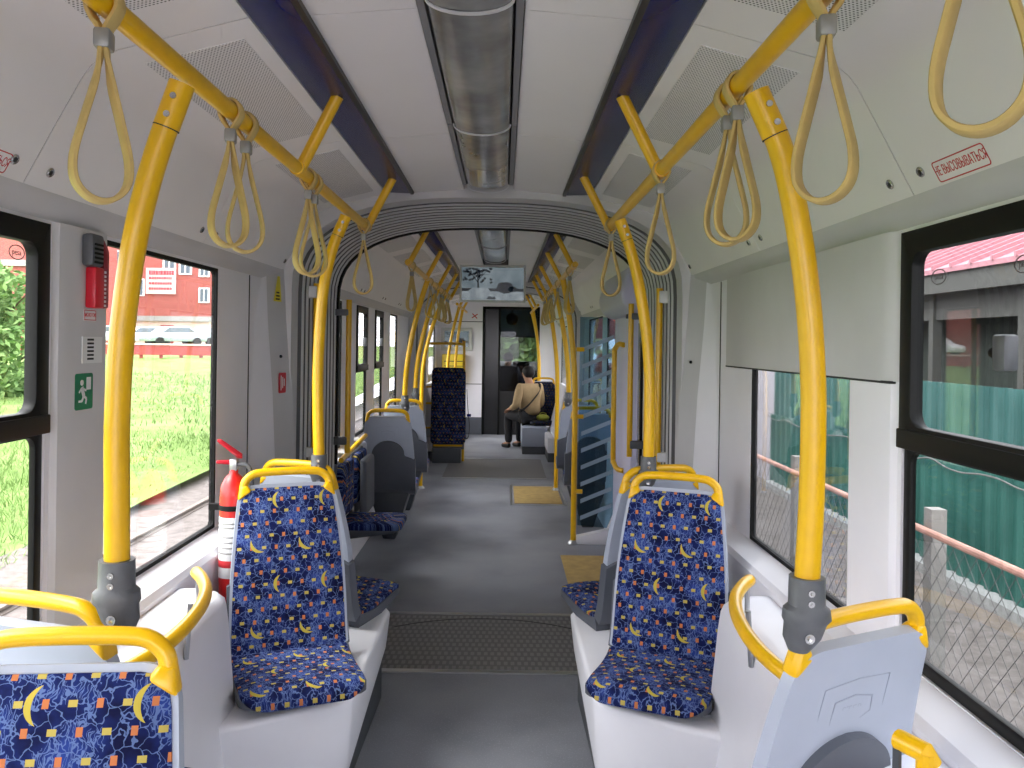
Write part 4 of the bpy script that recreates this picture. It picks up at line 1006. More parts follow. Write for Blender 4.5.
# ================================================================== BEYOND THE BELLOWS
# hanging screen whose reflected tree and sky are painted as glowing shapes
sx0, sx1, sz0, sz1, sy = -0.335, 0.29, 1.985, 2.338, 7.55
t = thing('display_screen', 'hanging flat screen in silver frame with a painted tree reflection, on the ceiling beyond the bellows', 'screen', (-0.02, sy, 2.34))
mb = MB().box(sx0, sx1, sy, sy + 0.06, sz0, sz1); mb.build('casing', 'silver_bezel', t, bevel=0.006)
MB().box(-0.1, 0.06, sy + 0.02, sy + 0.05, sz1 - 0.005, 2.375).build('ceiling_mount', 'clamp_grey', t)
def painted_reflection(t, x0, x1, z0, z1, y):  # mirrored tree, sky and ground laid on the screen as glowing flat pieces
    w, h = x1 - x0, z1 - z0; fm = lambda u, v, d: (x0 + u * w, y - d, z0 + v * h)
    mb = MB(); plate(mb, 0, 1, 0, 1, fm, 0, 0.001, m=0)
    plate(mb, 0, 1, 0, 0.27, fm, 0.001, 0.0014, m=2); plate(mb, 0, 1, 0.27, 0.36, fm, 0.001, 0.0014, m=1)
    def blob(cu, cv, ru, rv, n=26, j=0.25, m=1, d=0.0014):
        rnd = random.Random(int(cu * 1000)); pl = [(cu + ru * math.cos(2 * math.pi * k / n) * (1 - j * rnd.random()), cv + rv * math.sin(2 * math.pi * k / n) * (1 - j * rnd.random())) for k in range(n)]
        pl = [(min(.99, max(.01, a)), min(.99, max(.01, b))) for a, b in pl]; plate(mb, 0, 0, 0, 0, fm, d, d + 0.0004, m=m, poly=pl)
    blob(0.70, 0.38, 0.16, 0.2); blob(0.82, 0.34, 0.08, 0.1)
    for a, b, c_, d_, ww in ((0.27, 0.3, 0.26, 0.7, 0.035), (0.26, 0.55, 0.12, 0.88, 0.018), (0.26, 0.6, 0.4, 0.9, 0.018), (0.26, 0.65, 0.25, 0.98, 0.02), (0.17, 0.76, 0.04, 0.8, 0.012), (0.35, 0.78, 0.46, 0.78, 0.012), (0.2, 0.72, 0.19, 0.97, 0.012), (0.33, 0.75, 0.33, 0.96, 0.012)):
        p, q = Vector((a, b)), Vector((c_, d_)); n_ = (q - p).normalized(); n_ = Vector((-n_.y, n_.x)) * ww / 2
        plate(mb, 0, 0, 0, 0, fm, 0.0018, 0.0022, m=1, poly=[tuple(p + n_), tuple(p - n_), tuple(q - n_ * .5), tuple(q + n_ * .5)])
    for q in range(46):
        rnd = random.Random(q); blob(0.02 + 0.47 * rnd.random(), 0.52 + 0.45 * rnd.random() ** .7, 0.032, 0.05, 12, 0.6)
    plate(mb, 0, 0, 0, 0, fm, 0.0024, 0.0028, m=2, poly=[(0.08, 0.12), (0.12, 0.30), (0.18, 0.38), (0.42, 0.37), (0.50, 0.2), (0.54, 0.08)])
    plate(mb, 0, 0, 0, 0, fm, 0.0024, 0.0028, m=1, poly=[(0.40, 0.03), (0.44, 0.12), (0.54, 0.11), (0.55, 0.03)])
    mb.build('painted_reflection', ['reflected_sky', 'reflected_dark', 'reflected_pale'], t, smooth=0)
painted_reflection(t, sx0 + 0.02, sx1 - 0.02, sz0 + 0.02, sz1 - 0.025, sy - 0.001)

# striped blue glass screen beside the door
t = thing('glass_screen', 'blue tinted glass screen with pale diagonal stripes beside the right door', 'glass screen', (0.83, 6.42, 0.1))
ga, gb, gz0, gz1 = 0.70, 0.985, 0.13, 1.82
mb = MB(); mb.prism([(ga, gz0 + 0.02), (gb - 0.05, gz0), (gb, gz0 + 0.12), (gb, gz1 - 0.05), (gb - 0.05, gz1), (ga - 0.0, gz1)], 6.416, 6.424, 'y'); g_ = mb.build('pane', 'blue_glass', t, smooth=0)
mb = MB()
for k in range(11):
    z = gz0 + 0.06 + k * 0.135; zr = z + 0.105
    if zr + 0.04 > gz1: break
    mb.prism([(ga + 0.02, z), (gb - 0.015, zr), (gb - 0.015, zr + 0.034), (ga + 0.02, z + 0.034)], 6.4135, 6.4158, 'y')
mb.build('stripes', 'stripe_blue', g_, smooth=0)
for z in (0.42, 1.02, 1.56): MB().tube([(0.672, 6.418, z), (0.735, 6.418, z)], 0.018, 10).build('pane_clip', 'yellow_paint', t)
MB().prism([(0.69, 0.0), (0.99, 0.0), (0.99, 0.13), (0.69, 0.06)], 6.39, 6.47, 'y').build('base_board', 'white_plastic', t, bevel=0.005)
# door recess on the right: pale pillar, header cover, door leaf
mb = MB(); mb.prism([(1.075, 5.58), (0.99, 5.62), (0.965, 5.70), (0.965, 6.30), (0.985, 6.385), (1.075, 6.40)], 0.0, 1.9, 'z'); trim(mb, 'lilac_lit_white', smooth=40)
mb = MB(); mb.prism([(1.06, 1.80), (0.93, 1.80), (0.86, 1.86), (0.84, 1.95), (0.90, 2.12), (1.0, 2.12), (1.06, 2.0)], 5.2, 6.40, 'y')
hd = thing('door_header', 'rounded white cover tinted with lilac door light, over the right door beyond the bellows', 'door cover', (0.95, 5.8, 1.8)); mb.build('cover', 'lilac_lit_white', hd, bevel=0.03, seg=3)
MB().box(0.90, 0.96, 5.26, 5.34, 1.775, 1.805).build('indicator', 'blue_strip', hd, bevel=0.004)
mb = MB(); mb.box(1.02, 1.066, 5.16, 5.57, 0.02, 1.86)
door = struct(mb.build('door_1', 'lilac_lit_white', bevel=0.01)); MB().box(1.012, 1.02, 5.22, 5.50, 0.35, 1.75).build('door_glass', 'car_glass', door, smooth=0)
t = thing('grab_bar', 'bent yellow door handle on the pale pillar, right of the striped glass screen', 'handrail', (0.955, 5.95, 0.68))
pts = [(0.955, 5.78, 1.60), (0.93, 5.84, 1.605), (0.915, 5.92, 1.57), (0.912, 5.94, 1.50), (0.912, 5.94, 0.80), (0.915, 5.92, 0.73), (0.93, 5.84, 0.695), (0.968, 5.78, 0.69)]
MB().tube([pts[0]] + pts[1:], 0.019, 12, smooth=5).build('bar', 'yellow_paint', t, smooth=60)
t = thing('floor_bracket', 'small dark clip at the foot of the right pillar, below the glass screen', 'bracket', (0.94, 5.3, 0))
MB().prism([(0.86, 0.0), (0.985, 0.0), (0.985, 0.16), (0.93, 0.18), (0.88, 0.10)], 5.02, 5.14, 'y').build('body', 'emboss', t, bevel=0.012)
MB().tube([(0.90, 5.01, 0.06), (0.885, 5.01, 0.14), (0.93, 5.01, 0.20), (0.975, 5.01, 0.19)], 0.018, 10, smooth=4).build('clip', 'rubber', t, smooth=60)

# housings in the third car
for s in (-1, 1):
    nm = 'left' if s < 0 else 'right'
    t = thing('wheel_housing', 'distant low white housing along the %s wall in front of the cab' % nm, 'wheel housing', (s * 0.8, 10.9, 0), 'wheel housings')
    xi = 0.66 if s < 0 else 0.70; ya = 10.8
    mb = MB(); mb.prism([(s * 0.985, ya), (s * xi, ya), (s * xi, 13.8), (s * 0.985, 13.8)], 0.12, 0.33, 'z'); mb.build('body', 'pod_plastic', t, bevel=0.02)
    mb = MB(); mb.prism([(s * 0.985, ya + .01), (s * (xi + .01), ya + .01), (s * (xi + .01), 13.79), (s * 0.985, 13.79)], 0.0, 0.125, 'z'); mb.build('skirting', 'skirting', t, smooth=0)
    mb = MB(); mb.hull8([(s * (xi + .08), ya, 0.31), (s * 0.94, ya + 0.02, 1.02), (s * (xi + .08), ya + 1.2, 0.31), (s * 0.94, ya + 1.2, 1.02), (s * 0.985, ya, 0.31), (s * 0.985, ya + 0.02, 1.02), (s * 0.985, ya + 1.2, 0.31), (s * 0.985, ya + 1.2, 1.02)])
    mb.build('sloping_panel', 'pod_plastic' if s > 0 else 'grey_panel', t, bevel=0.01)

# padded wheelchair backrest with belt and its yellow frame
t = thing('wheelchair_backrest', 'tall dark blue patterned wheelchair backrest with hanging black belt, left before the cab', 'backrest', (-0.63, 10.6, 0))
prof = [(10.56, 0.26), (10.56, 0.5), (10.57, 0.9), (10.58, 1.27)]
mb = MB(); sheet(mb, [(a - 10.56, b) for a, b in prof], rounded(0.232, 0.222, 0.05, 0.07), -0.05, 0.0, crown=0.03, ends=1)
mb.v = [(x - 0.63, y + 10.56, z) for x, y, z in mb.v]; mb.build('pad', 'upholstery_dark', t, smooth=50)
MB().box(-0.84, -0.42, 10.64, 10.70, 0.18, 1.18).build('support_plate', 'seat_dark', t, bevel=0.01)
MB().box(-0.84, -0.46, 10.60, 10.80, 0.0, 0.20).build('base', 'skirting', t, bevel=0.01)
mb = MB(); mb.band(curve([(-0.39, 10.64, 0.98), (-0.375, 10.63, 0.75), (-0.35, 10.62, 0.5), (-0.36, 10.62, 0.36), (-0.395, 10.63, 0.33), (-0.405, 10.64, 0.45), (-0.40, 10.65, 0.6)], 5), (0, 1, 0.1), 0.04, 0.006); mb.build('belt', 'rubber', t)
MB().box(-0.385, -0.33, 10.6, 10.63, 0.62, 0.655).build('buckle', 'blue_strip', t, bevel=0.006)
MB().tube([(-0.82, 10.6, 0.235), (-0.44, 10.6, 0.235)], 0.012, 8).build('lower_bar', 'yellow_paint', t)
t = thing('partition_rail', 'yellow square-cornered rail frame around the wheelchair backrest', 'handrail', (-0.75, 10.66, 0.3))
MB().tube([(-0.985, 10.78, 1.585), (-0.52, 10.78, 1.585), (-0.46, 10.78, 1.56), (-0.44, 10.78, 1.50), (-0.44, 10.78, 0.0)], 0.018, 12, smooth=4).build('frame', 'yellow_paint', t, smooth=60)
for z in (1.0, 0.78, 0.45): MB().tube([(-0.985, 10.78, z), (-0.44, 10.78, z)], 0.015, 10).build('cross_bar', 'yellow_paint', t)

# ---- cab wall with its dark doorway
DX0, DX1, DZ = -0.28, 0.72, 2.24
mb = MB(); mb.box(-1.1, DX0, Y_CAB, Y_CAB + 0.05, 0.0, 2.46); mb.box(DX1, 1.1, Y_CAB, Y_CAB + 0.05, 0.0, 2.46); mb.box(DX0, DX1, Y_CAB, Y_CAB + 0.05, DZ, 2.46)
cw = struct(mb.build('wall_front', 'white_plastic', smooth=0))
for z in (0.88, 1.97): trim(MB().box(-1.06, DX0 - 0.002, Y_CAB - 0.003, Y_CAB, z - 0.006, z + 0.006), 'gap_dark', smooth=0)
trim(MB().box(-1.06, DX0 - 0.002, Y_CAB - 0.006, Y_CAB, 0.0, 0.30), 'seat_dark', smooth=0)
mb = MB(); mb.box(DX0, DX0 + 0.05, Y_CAB - 0.01, Y_CAB + 0.05, 0, DZ); mb.box(DX1 - 0.04, DX1, Y_CAB - 0.01, Y_CAB + 0.05, 0, DZ); mb.box(DX0, DX1, Y_CAB - 0.01, Y_CAB + 0.05, DZ - 0.05, DZ)
mb.box(0.0, 0.035, Y_CAB - 0.01, Y_CAB + 0.05, 0, DZ)
door2 = struct(mb.build('door_2', 'black_frame', bevel=0.004))
MB().box(DX0 + 0.04, 0.01, Y_CAB + 0.015, Y_CAB + 0.03, 0.0, DZ - 0.04).build('fixed_panel', 'black_gloss', door2, smooth=0)
MB().box(0.03, DX1 - 0.03, Y_CAB + 0.018, Y_CAB + 0.026, 0.75, DZ - 0.04).build('door_glass', 'smoked_glass', door2, smooth=0)
MB().box(0.03, DX1 - 0.03, Y_CAB + 0.01, Y_CAB + 0.035, 0.0, 0.76).build('kick_panel', 'dark_cab', door2, smooth=0)
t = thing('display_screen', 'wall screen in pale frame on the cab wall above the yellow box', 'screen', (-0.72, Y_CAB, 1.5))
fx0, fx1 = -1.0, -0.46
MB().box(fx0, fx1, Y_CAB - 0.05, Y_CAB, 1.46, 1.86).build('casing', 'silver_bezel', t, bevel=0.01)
painted_reflection(t, fx0 + 0.06, fx1 - 0.06, 1.53, 1.80, Y_CAB - 0.051)
t = thing('wall_box', 'yellow wall box under the wall screen, behind the wheelchair backrest', 'box', (-0.76, Y_CAB - 0.1, 0.9))
MB().box(-0.97, -0.57, Y_CAB - 0.2, Y_CAB, 0.90, 1.40).build('body', 'yellow_box', t, bevel=0.015)
MB().box(-0.93, -0.61, Y_CAB - 0.206, Y_CAB - 0.2, 1.27, 1.285).build('slot', 'ink', t, smooth=0)
MB().box(-0.93, -0.61, Y_CAB - 0.204, Y_CAB - 0.2, 1.19, 1.20).build('seam', 'gap_dark', t, smooth=0)
t = thing('no_smoking_sticker', 'small faded red and blue crossed sticker high on the cab wall', 'sticker', (-0.42, Y_CAB, 2.07))
mb = MB(); fm = lambda u, v, h: (-0.42 + u, Y_CAB - h, 2.07 + v)
for a in (0.6, -0.8):
    c_, s_ = math.cos(a), math.sin(a); w_ = 0.008
    plate(mb, 0, 0, 0, 0, fm, poly=[(0.06 * c_ - w_ * s_, 0.06 * s_ + w_ * c_), (0.06 * c_ + w_ * s_, 0.06 * s_ - w_ * c_), (-0.06 * c_ + w_ * s_, -0.06 * s_ - w_ * c_), (-0.06 * c_ - w_ * s_, -0.06 * s_ + w_ * c_)])
mb.build('cross', 'sign_red', t, smooth=0)
# ---- cab beyond
mb = MB(); mb.box(-1.12, 1.12, Y_NOSE, Y_NOSE + 0.06, -0.5, 1.0); mb.box(-1.12, 1.12, Y_NOSE, Y_NOSE + 0.06, 2.0, 2.46)
for s in (-1, 1): mb.box(*sorted((s * 1.0, s * 1.12)), Y_NOSE, Y_NOSE + 0.06, 1.0, 2.0)
struct(mb.build('wall_nose', 'dark_cab', smooth=0))
ws = struct(MB().box(-1.0, 1.0, Y_NOSE + 0.02, Y_NOSE + 0.03, 1.0, 2.0).build('window_0', 'window_glass', smooth=0)); ws.name = 'window_%d' % (n_win + 1)
t = thing('dashboard', 'black driver desk across the cab under the windscreen', 'dashboard', (0, 16.5, 0))
MB().prism([(16.1, 0.0), (16.1, 0.85), (16.25, 1.05), (16.9, 1.22), (16.98, 1.22), (16.98, 0.0)], -0.98, 0.98, 'x').build('desk', 'dark_cab', t, bevel=0.02)
MB().box(0.28, 0.62, 16.2, 16.32, 1.02, 1.24).build('instrument_hood', 'black_frame', t, bevel=0.02)
t = thing('sun_blind', 'dark blue sun blind lowered across the top of the windscreen', 'blind', (0, 16.85, 2.3))
MB().box(-0.96, 0.96, 16.84, 16.85, 1.74, 2.34).build('cloth', 'cab_blue', t); MB().tube([(-0.97, 16.85, 2.34), (0.97, 16.85, 2.34)], 0.03, 12).build('roller', 'black_frame', t); MB().tube([(-0.96, 16.845, 1.735), (0.96, 16.845, 1.735)], 0.012, 8).build('lower_bar', 'black_frame', t)
t = thing('cab_fan', 'round dark ventilator fan high in the cab, above the driver', 'fan', (0.25, 15.6, 2.1))
o_ = (0.25, 15.45, 2.07)
MB().lathe([(0.11, 0.0), (0.12, 0.02), (0.11, 0.05), (0.105, 0.05), (0.112, 0.02), (0.105, 0.0)], o_, (0, 1, 0), 20).build('guard_ring', 'black_frame', t)
MB().lathe([(0.0, -0.01), (0.03, -0.005), (0.035, 0.08), (0.0, 0.1)], o_, (0, 1, 0), 14).build('motor', 'black_frame', t)
for k in range(4):
    a = k * math.pi / 2 + 0.3; d = Vector((math.cos(a), 0, math.sin(a))); n_ = Vector((-math.sin(a), 0.5, math.cos(a))).normalized()
    MB().band([Vector(o_) + Vector((0, 0.02, 0)) + d * q for q in (0.025, 0.06, 0.098)], n_, 0.06, 0.003).build('blade', 'clamp_grey', t)
MB().tube([(0.25, 15.52, 2.07), (0.25, 15.55, 2.25), (0.25, 15.55, 2.41)], 0.012, 8).build('stalk', 'black_frame', t)

# ================================================================== PEOPLE
def skinned(name, chain, mat, parent, sub=2):
    """one continuous skinned surface: chain = list of (id, parent id, point, radius)"""
    bm = bmesh.new(); sk = bm.verts.layers.skin.verify(); vs = {}
    for i, (k, p, co, r) in enumerate(chain):
        v = bm.verts.new(co); vs[k] = v; rx, ry = r if isinstance(r, tuple) else (r, r)
        v[sk].radius = (rx, ry); v[sk].use_root = (i == 0)
        if p is not None: bm.edges.new((vs[p], v))
    me = bpy.data.meshes.new(name); bm.to_mesh(me); bm.free(); o = bpy.data.objects.new(name, me); COL.objects.link(o)
    md = o.modifiers.new('Skin', 'SKIN'); md.use_smooth_shade = True
    ms = o.modifiers.new('Sub', 'SUBSURF'); ms.levels = sub; ms.render_levels = sub
    dg = bpy.context.evaluated_depsgraph_get(); m2 = bpy.data.meshes.new_from_object(o.evaluated_get(dg))
    o.modifiers.clear(); o.data = m2; bpy.data.meshes.remove(me); m2.name = name
    m2.materials.clear(); m2.materials.append(MATS[mat]); m2.polygons.foreach_set('use_smooth', [True] * len(m2.polygons))
    if parent: o.parent = parent; o.location = -Vector(parent.location)
    return o
def person(label, base, yaw, look, arms, mats, group=None):
    """seated figure; local frame: +y is where the body faces, z=0 the seat top at the hips"""
    t = thing('person', label, 'person', base, group); M = Matrix.Translation(Vector(base)) @ Matrix.Rotation(yaw, 4, 'Z')
    W_ = lambda x, y, z: tuple(M @ Vector((x, y, z)))
    lean = look['lean']; ch = Vector((look.get('side', 0) * 0.6, lean * 0.6, 0.40)); nk = Vector((look.get('side', 0), lean, 0.56)); hd_ = nk + Vector((0, 0.03 + look.get('bow', 0), 0.07))
    body = [('pel', None, W_(0, 0, 0.09), (0.15, 0.11)), ('waist', 'pel', W_(ch.x * .5, lean * 0.25, 0.22), (0.125, 0.085)), ('chest', 'waist', W_(*ch), (0.14, 0.085)), ('neck', 'chest', W_(*nk), 0.055), ('jaw', 'neck', W_(*hd_), 0.07),
            ('skull', 'jaw', W_(*(hd_ + Vector((0, 0.01, 0.075)))), 0.088), ('crown', 'skull', W_(*(hd_ + Vector((0, 0, 0.145)))), 0.055), ('nose', 'skull', W_(*(hd_ + Vector((0, 0.112, 0.045)))), 0.016)]
    for s, n_ in ((-1, 'l'), (1, 'r')):
        kn = look['knees'][n_]; ft = look['feet'][n_]
        body += [('hip' + n_, 'pel', W_(s * 0.10, 0.06, 0.06), 0.085), ('kn' + n_, 'hip' + n_, W_(*kn), 0.06), ('ank' + n_, 'kn' + n_, W_(*ft), 0.04), ('toe' + n_, 'ank' + n_, W_(ft[0], ft[1] + 0.16, ft[2] - 0.045), 0.032)]
        sh = ch + Vector((s * 0.165, 0, 0.08)); el, wr = arms[n_]
        body += [('sh' + n_, 'chest', W_(*sh), 0.05), ('el' + n_, 'sh' + n_, W_(*el), 0.045), ('wr' + n_, 'el' + n_, W_(*wr), 0.028)]
        d = (Vector(wr) - Vector(el)).normalized(); sd = d.cross(Vector((0, 0, 1))).normalized(); pm = Vector(wr) + d * 0.05
        body.append(('pm' + n_, 'wr' + n_, W_(*pm), (0.034, 0.016)))
        for q, (off, ln) in enumerate(((-0.030, 0.068), (-0.010, 0.08), (0.010, 0.076), (0.030, 0.06))):
            k1 = pm + d * 0.045 + sd * off; k2 = k1 + d * ln * 0.55 + Vector((0, 0, -0.012)); k3 = k2 + d * ln * 0.35 + Vector((0, 0, -0.024))
            body += [('f%d0' % q + n_, 'pm' + n_, W_(*k1), 0.010), ('f%d1' % q + n_, 'f%d0' % q + n_, W_(*k2), 0.009), ('f%d2' % q + n_, 'f%d1' % q + n_, W_(*k3), 0.008)]
        k1 = Vector(wr) + d * 0.03 - sd * s * 0.045; body += [('t0' + n_, 'pm' + n_, W_(*k1), 0.011), ('t1' + n_, 't0' + n_, W_(*(k1 + d * 0.04 - sd * s * 0.012)), 0.009)]
    skinned('body', body, mats['skin'], t)
    g = 0.016
    top = [('w0', None, W_(0, 0.0, 0.05), (0.17 + g, 0.125 + g)), ('w1', 'w0', W_(ch.x * .5, lean * 0.25, 0.22), (0.15 + g, 0.115 + g)), ('w2', 'w1', W_(*ch), (0.165 + g, 0.12 + g)), ('w3', 'w2', W_(*(nk - Vector((0, 0.0, 0.035)))), 0.075)]
    for s, n_ in ((-1, 'l'), (1, 'r')):
        sh = ch + Vector((s * 0.175, 0, 0.09)); el, wr = arms[n_]
        top += [('s' + n_, 'w2', W_(*sh), 0.08), ('e' + n_, 's' + n_, W_(*el), 0.06), ('r' + n_, 'e' + n_, W_(*(Vector(wr) - (Vector(wr) - Vector(el)).normalized() * 0.03)), 0.042)]
    skinned('jacket', top, mats['top'], t)
    leg = [('p', None, W_(0, 0.0, 0.08), (0.165, 0.125))]
    for s, n_ in ((-1, 'l'), (1, 'r')):
        kn = look['knees'][n_]; ft = look['feet'][n_]; leg += [('h' + n_, 'p', W_(s * 0.10, 0.06, 0.06), 0.098), ('k' + n_, 'h' + n_, W_(*kn), 0.074), ('a' + n_, 'k' + n_, W_(ft[0], ft[1], ft[2] - 0.005), 0.058)]
    skinned('trousers', leg, mats['legs'], t)
    for n_ in 'lr':
        ft = look['feet'][n_]; skinned('shoe', [('a', None, W_(ft[0], ft[1] - 0.03, ft[2] - 0.03), 0.043), ('b', 'a', W_(ft[0], ft[1] + 0.08, ft[2] - 0.04), 0.042), ('c', 'b', W_(ft[0], ft[1] + 0.18, ft[2] - 0.048), 0.034)], 'shoe', t)
    mb = MB(); c0 = hd_ + Vector((0, -0.016, 0.082)); hq = []
    for i in range(9):
        a = R(-50 + 140 * i / 8); q = max(math.cos(a), 0.03)
        hq.append([W_(c0.x + 0.096 * q * math.cos(k * math.pi / 8), c0.y + 0.104 * q * math.sin(k * math.pi / 8) - (0.012 if a < 0 and math.sin(k * math.pi / 8) > 0 else 0) * 3, c0.z + 0.10 * math.sin(a)) for k in range(16)])
    mb.rings(hq); mb.build('hair', 'hair', t, smooth=60)
    for s in (-1, 1):
        e = hd_ + Vector((s * 0.086, 0.01, 0.055)); MB().ball(W_(*e), 0.012, 0.02, 0.028, 10).build('ear', mats['skin'], t, smooth=60)
        e = hd_ + Vector((s * 0.032, 0.082, 0.075)); MB().ball(W_(*e), 0.011, 0.011, 0.011, 10).build('eye', 'ink', t, smooth=60)
    return t, W_
# seat at the far right where the passenger sits sideways
far_seat = seat('dark patterned seat at the far right under the person in the beige jacket', 0.71, 12.14, 0.39, 0)
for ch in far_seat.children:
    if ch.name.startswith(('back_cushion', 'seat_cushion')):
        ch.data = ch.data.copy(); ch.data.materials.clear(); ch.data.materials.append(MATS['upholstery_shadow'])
t = thing('seat_box', 'grey seat box with dark foot under the far right passenger seat', 'seat box', (0.53, 11.9, 0))
MB().box(0.37, 0.74, 11.55, 12.3, 0.11, 0.39).build('body', 'emboss', t, bevel=0.015); MB().box(0.38, 0.73, 11.56, 12.29, 0.0, 0.115).build('foot', 'skirting', t, smooth=0)
arms = {'l': ((-0.24, 0.02, 0.22), (-0.20, 0.24, 0.16)), 'r': ((0.25, 0.06, 0.22), (0.14, 0.28, 0.15))}
p1, W_ = person('person in beige jacket with dark shoulder strap, seated far right, back to us', (0.50, 11.95, 0.455), R(32), dict(lean=0.10, side=0.05, bow=0.02, knees={'l': (-0.12, 0.42, 0.05), 'r': (0.10, 0.43, 0.05)}, feet={'l': (-0.13, 0.38, -0.375), 'r': (0.08, 0.40, -0.375)}), arms, dict(skin='skin', top='jacket', legs='dark_cloth'))
mb = MB(); mb.band(curve([W_(0.15, 0.06, 0.53), W_(0.14, -0.05, 0.52), W_(0.08, -0.125, 0.44), W_(-0.04, -0.155, 0.33), W_(-0.15, -0.14, 0.22), W_(-0.20, -0.06, 0.15)], 6), (0.3, 0.1, 0.9), 0.05, 0.006)
mb.build('shoulder_strap', 'dark_cloth', p1)
t = thing('cloth_bag', 'yellow-green bag lying on the far right seat beside the seated person', 'bag', (0.70, 11.9, 0.45))
mb = MB(); mb.ball((0.69, 11.94, 0.50), 0.10, 0.06, 0.05, 12); mb.build('bag_body', 'bag_green', t, smooth=60)
MB().tube([(0.63, 11.93, 0.53), (0.66, 11.93, 0.57), (0.72, 11.93, 0.57), (0.75, 11.93, 0.53)], 0.006, 8, smooth=4).build('carry_loop', 'bag_green', t, smooth=60)
# driver
arms = {'l': ((-0.24, 0.10, 0.24), (-0.18, 0.34, 0.22)), 'r': ((0.24, 0.10, 0.24), (0.18, 0.34, 0.22))}
person('driver in dark clothes seated in the cab, seen as a silhouette through the doorway', (0.17, 15.35, 0.62), R(-12), dict(lean=0.03, side=0.0, bow=0.03, knees={'l': (-0.12, 0.44, 0.04), 'r': (0.12, 0.44, 0.04)}, feet={'l': (-0.12, 0.46, -0.54), 'r': (0.12, 0.46, -0.54)}), arms, dict(skin='skin', top='navy_cloth', legs='dark_cloth'))
t = thing('driver_seat', 'black driver seat in the cab behind the doorway', 'seat', (0.17, 15.3, 0))
MB().box(-0.07, 0.41, 15.16, 15.6, 0.50, 0.625).build('seat_pad', 'dark_cab', t, bevel=0.03); MB().hull8([(-0.05, 15.05, 0.55), (-0.03, 14.98, 1.18), (-0.05, 15.17, 0.55), (-0.03, 15.10, 1.18), (0.39, 15.05, 0.55), (0.37, 14.98, 1.18), (0.39, 15.17, 0.55), (0.37, 15.10, 1.18)]).build('backrest', 'dark_cab', t, bevel=0.03)
MB().lathe([(0.2, 0), (0.2, 0.03), (0.06, 0.06), (0.06, 0.5), (0.0, 0.5)], (0.17, 15.35, 0)).build('pedestal', 'black_frame', t)

# ================================================================== OUTDOORS
GZ = -0.42
def gz(x, y):
    d = max(0.0, math.hypot(x, max(0, y)) - 7.0) / 50.0; return GZ + (1.5 * min(d, 1.0) if x < -2.6 else 0.0)
mb = MB(); nx, ny = 60, 80; rnd = random.Random(3)
gx = lambda i: -4.15 - 78.0 * (i / nx) ** 2.2; gy = lambda j: -14 + 110.0 * (j / ny)
for i in range(nx + 1):
    for j in range(ny + 1):
        x, y = gx(i), gy(j); rise = gz(x, y) - GZ
        mb.add([(x, y, GZ - 0.05 + rise + 0.05 * math.sin(x * 1.3 + y * 0.7) * min(1, (-x - 2) / 3) + rnd.uniform(-0.02, 0.02))])
for i in range(nx):
    for j in range(ny): a = i * (ny + 1) + j; mb.face([a, a + 1, a + ny + 2, a + ny + 1])
g_ = mb.build('ground_lawn', 'grass_ground', smooth=80); struct(g_)
struct(MB().box(-4.5, 80.0, -14, 96, GZ - 0.3, GZ).build('ground_gravel', 'gravel', smooth=0))
# lawn blades
mb = MB(); rnd = random.Random(11)
for k in range(26000):
    y = rnd.uniform(-1, 15) if k < 19000 else rnd.uniform(10, 30); x = -4.25 - abs(rnd.gauss(0, 1)) * (3.2 if k < 19000 else 8.0)
    h = rnd.uniform(0.06, 0.15) * (1.0 if x < -4.8 else 0.6); a = rnd.uniform(0, 6.28); w = 0.006 + 0.008 * (k >= 19000); z = gz(x, y) - 0.06
    dx, dy = math.cos(a), math.sin(a); lx, ly = rnd.uniform(-.08, .08), rnd.uniform(-.08, .08)
    b = mb.add([(x - dx * w, y - dy * w, z), (x + dx * w, y + dy * w, z), (x + lx * .5 + dx * w * .7, y + ly * .5 + dy * w * .7, z + h * .6), (x + lx * .5 - dx * w * .7, y + ly * .5 - dy * w * .7, z + h * .6), (x + lx, y + ly, z + h)])
    mb.face([b, b + 1, b + 2, b + 3]); mb.face([b + 3, b + 2, b + 4])
o = mb.build('lawn_grass', 'grass_blade', smooth=0); tag(o, 'bright green rough grass outside the left windows', 'grass', kind='stuff')
# neighbouring track along the left
for x, nm in ((-2.55, 'nearer'), (-3.55, 'farther')):
    o = MB().prism([(x - .05, GZ), (x + .05, GZ), (x + .05, GZ + .01), (x + .01, GZ + .018), (x + .01, GZ + .035), (x + .03, GZ + .04), (x + .03, GZ + .055), (x - .03, GZ + .055), (x - .03, GZ + .04), (x - .01, GZ + .035), (x - .01, GZ + .018), (x - .05, GZ + .01)], -10, 60, 'y').build('track_rail', 'track_steel', smooth=0)
    tag(o, '%s worn steel rail of the neighbouring track in the grass on the left' % nm, 'rail', 'neighbouring track rails')

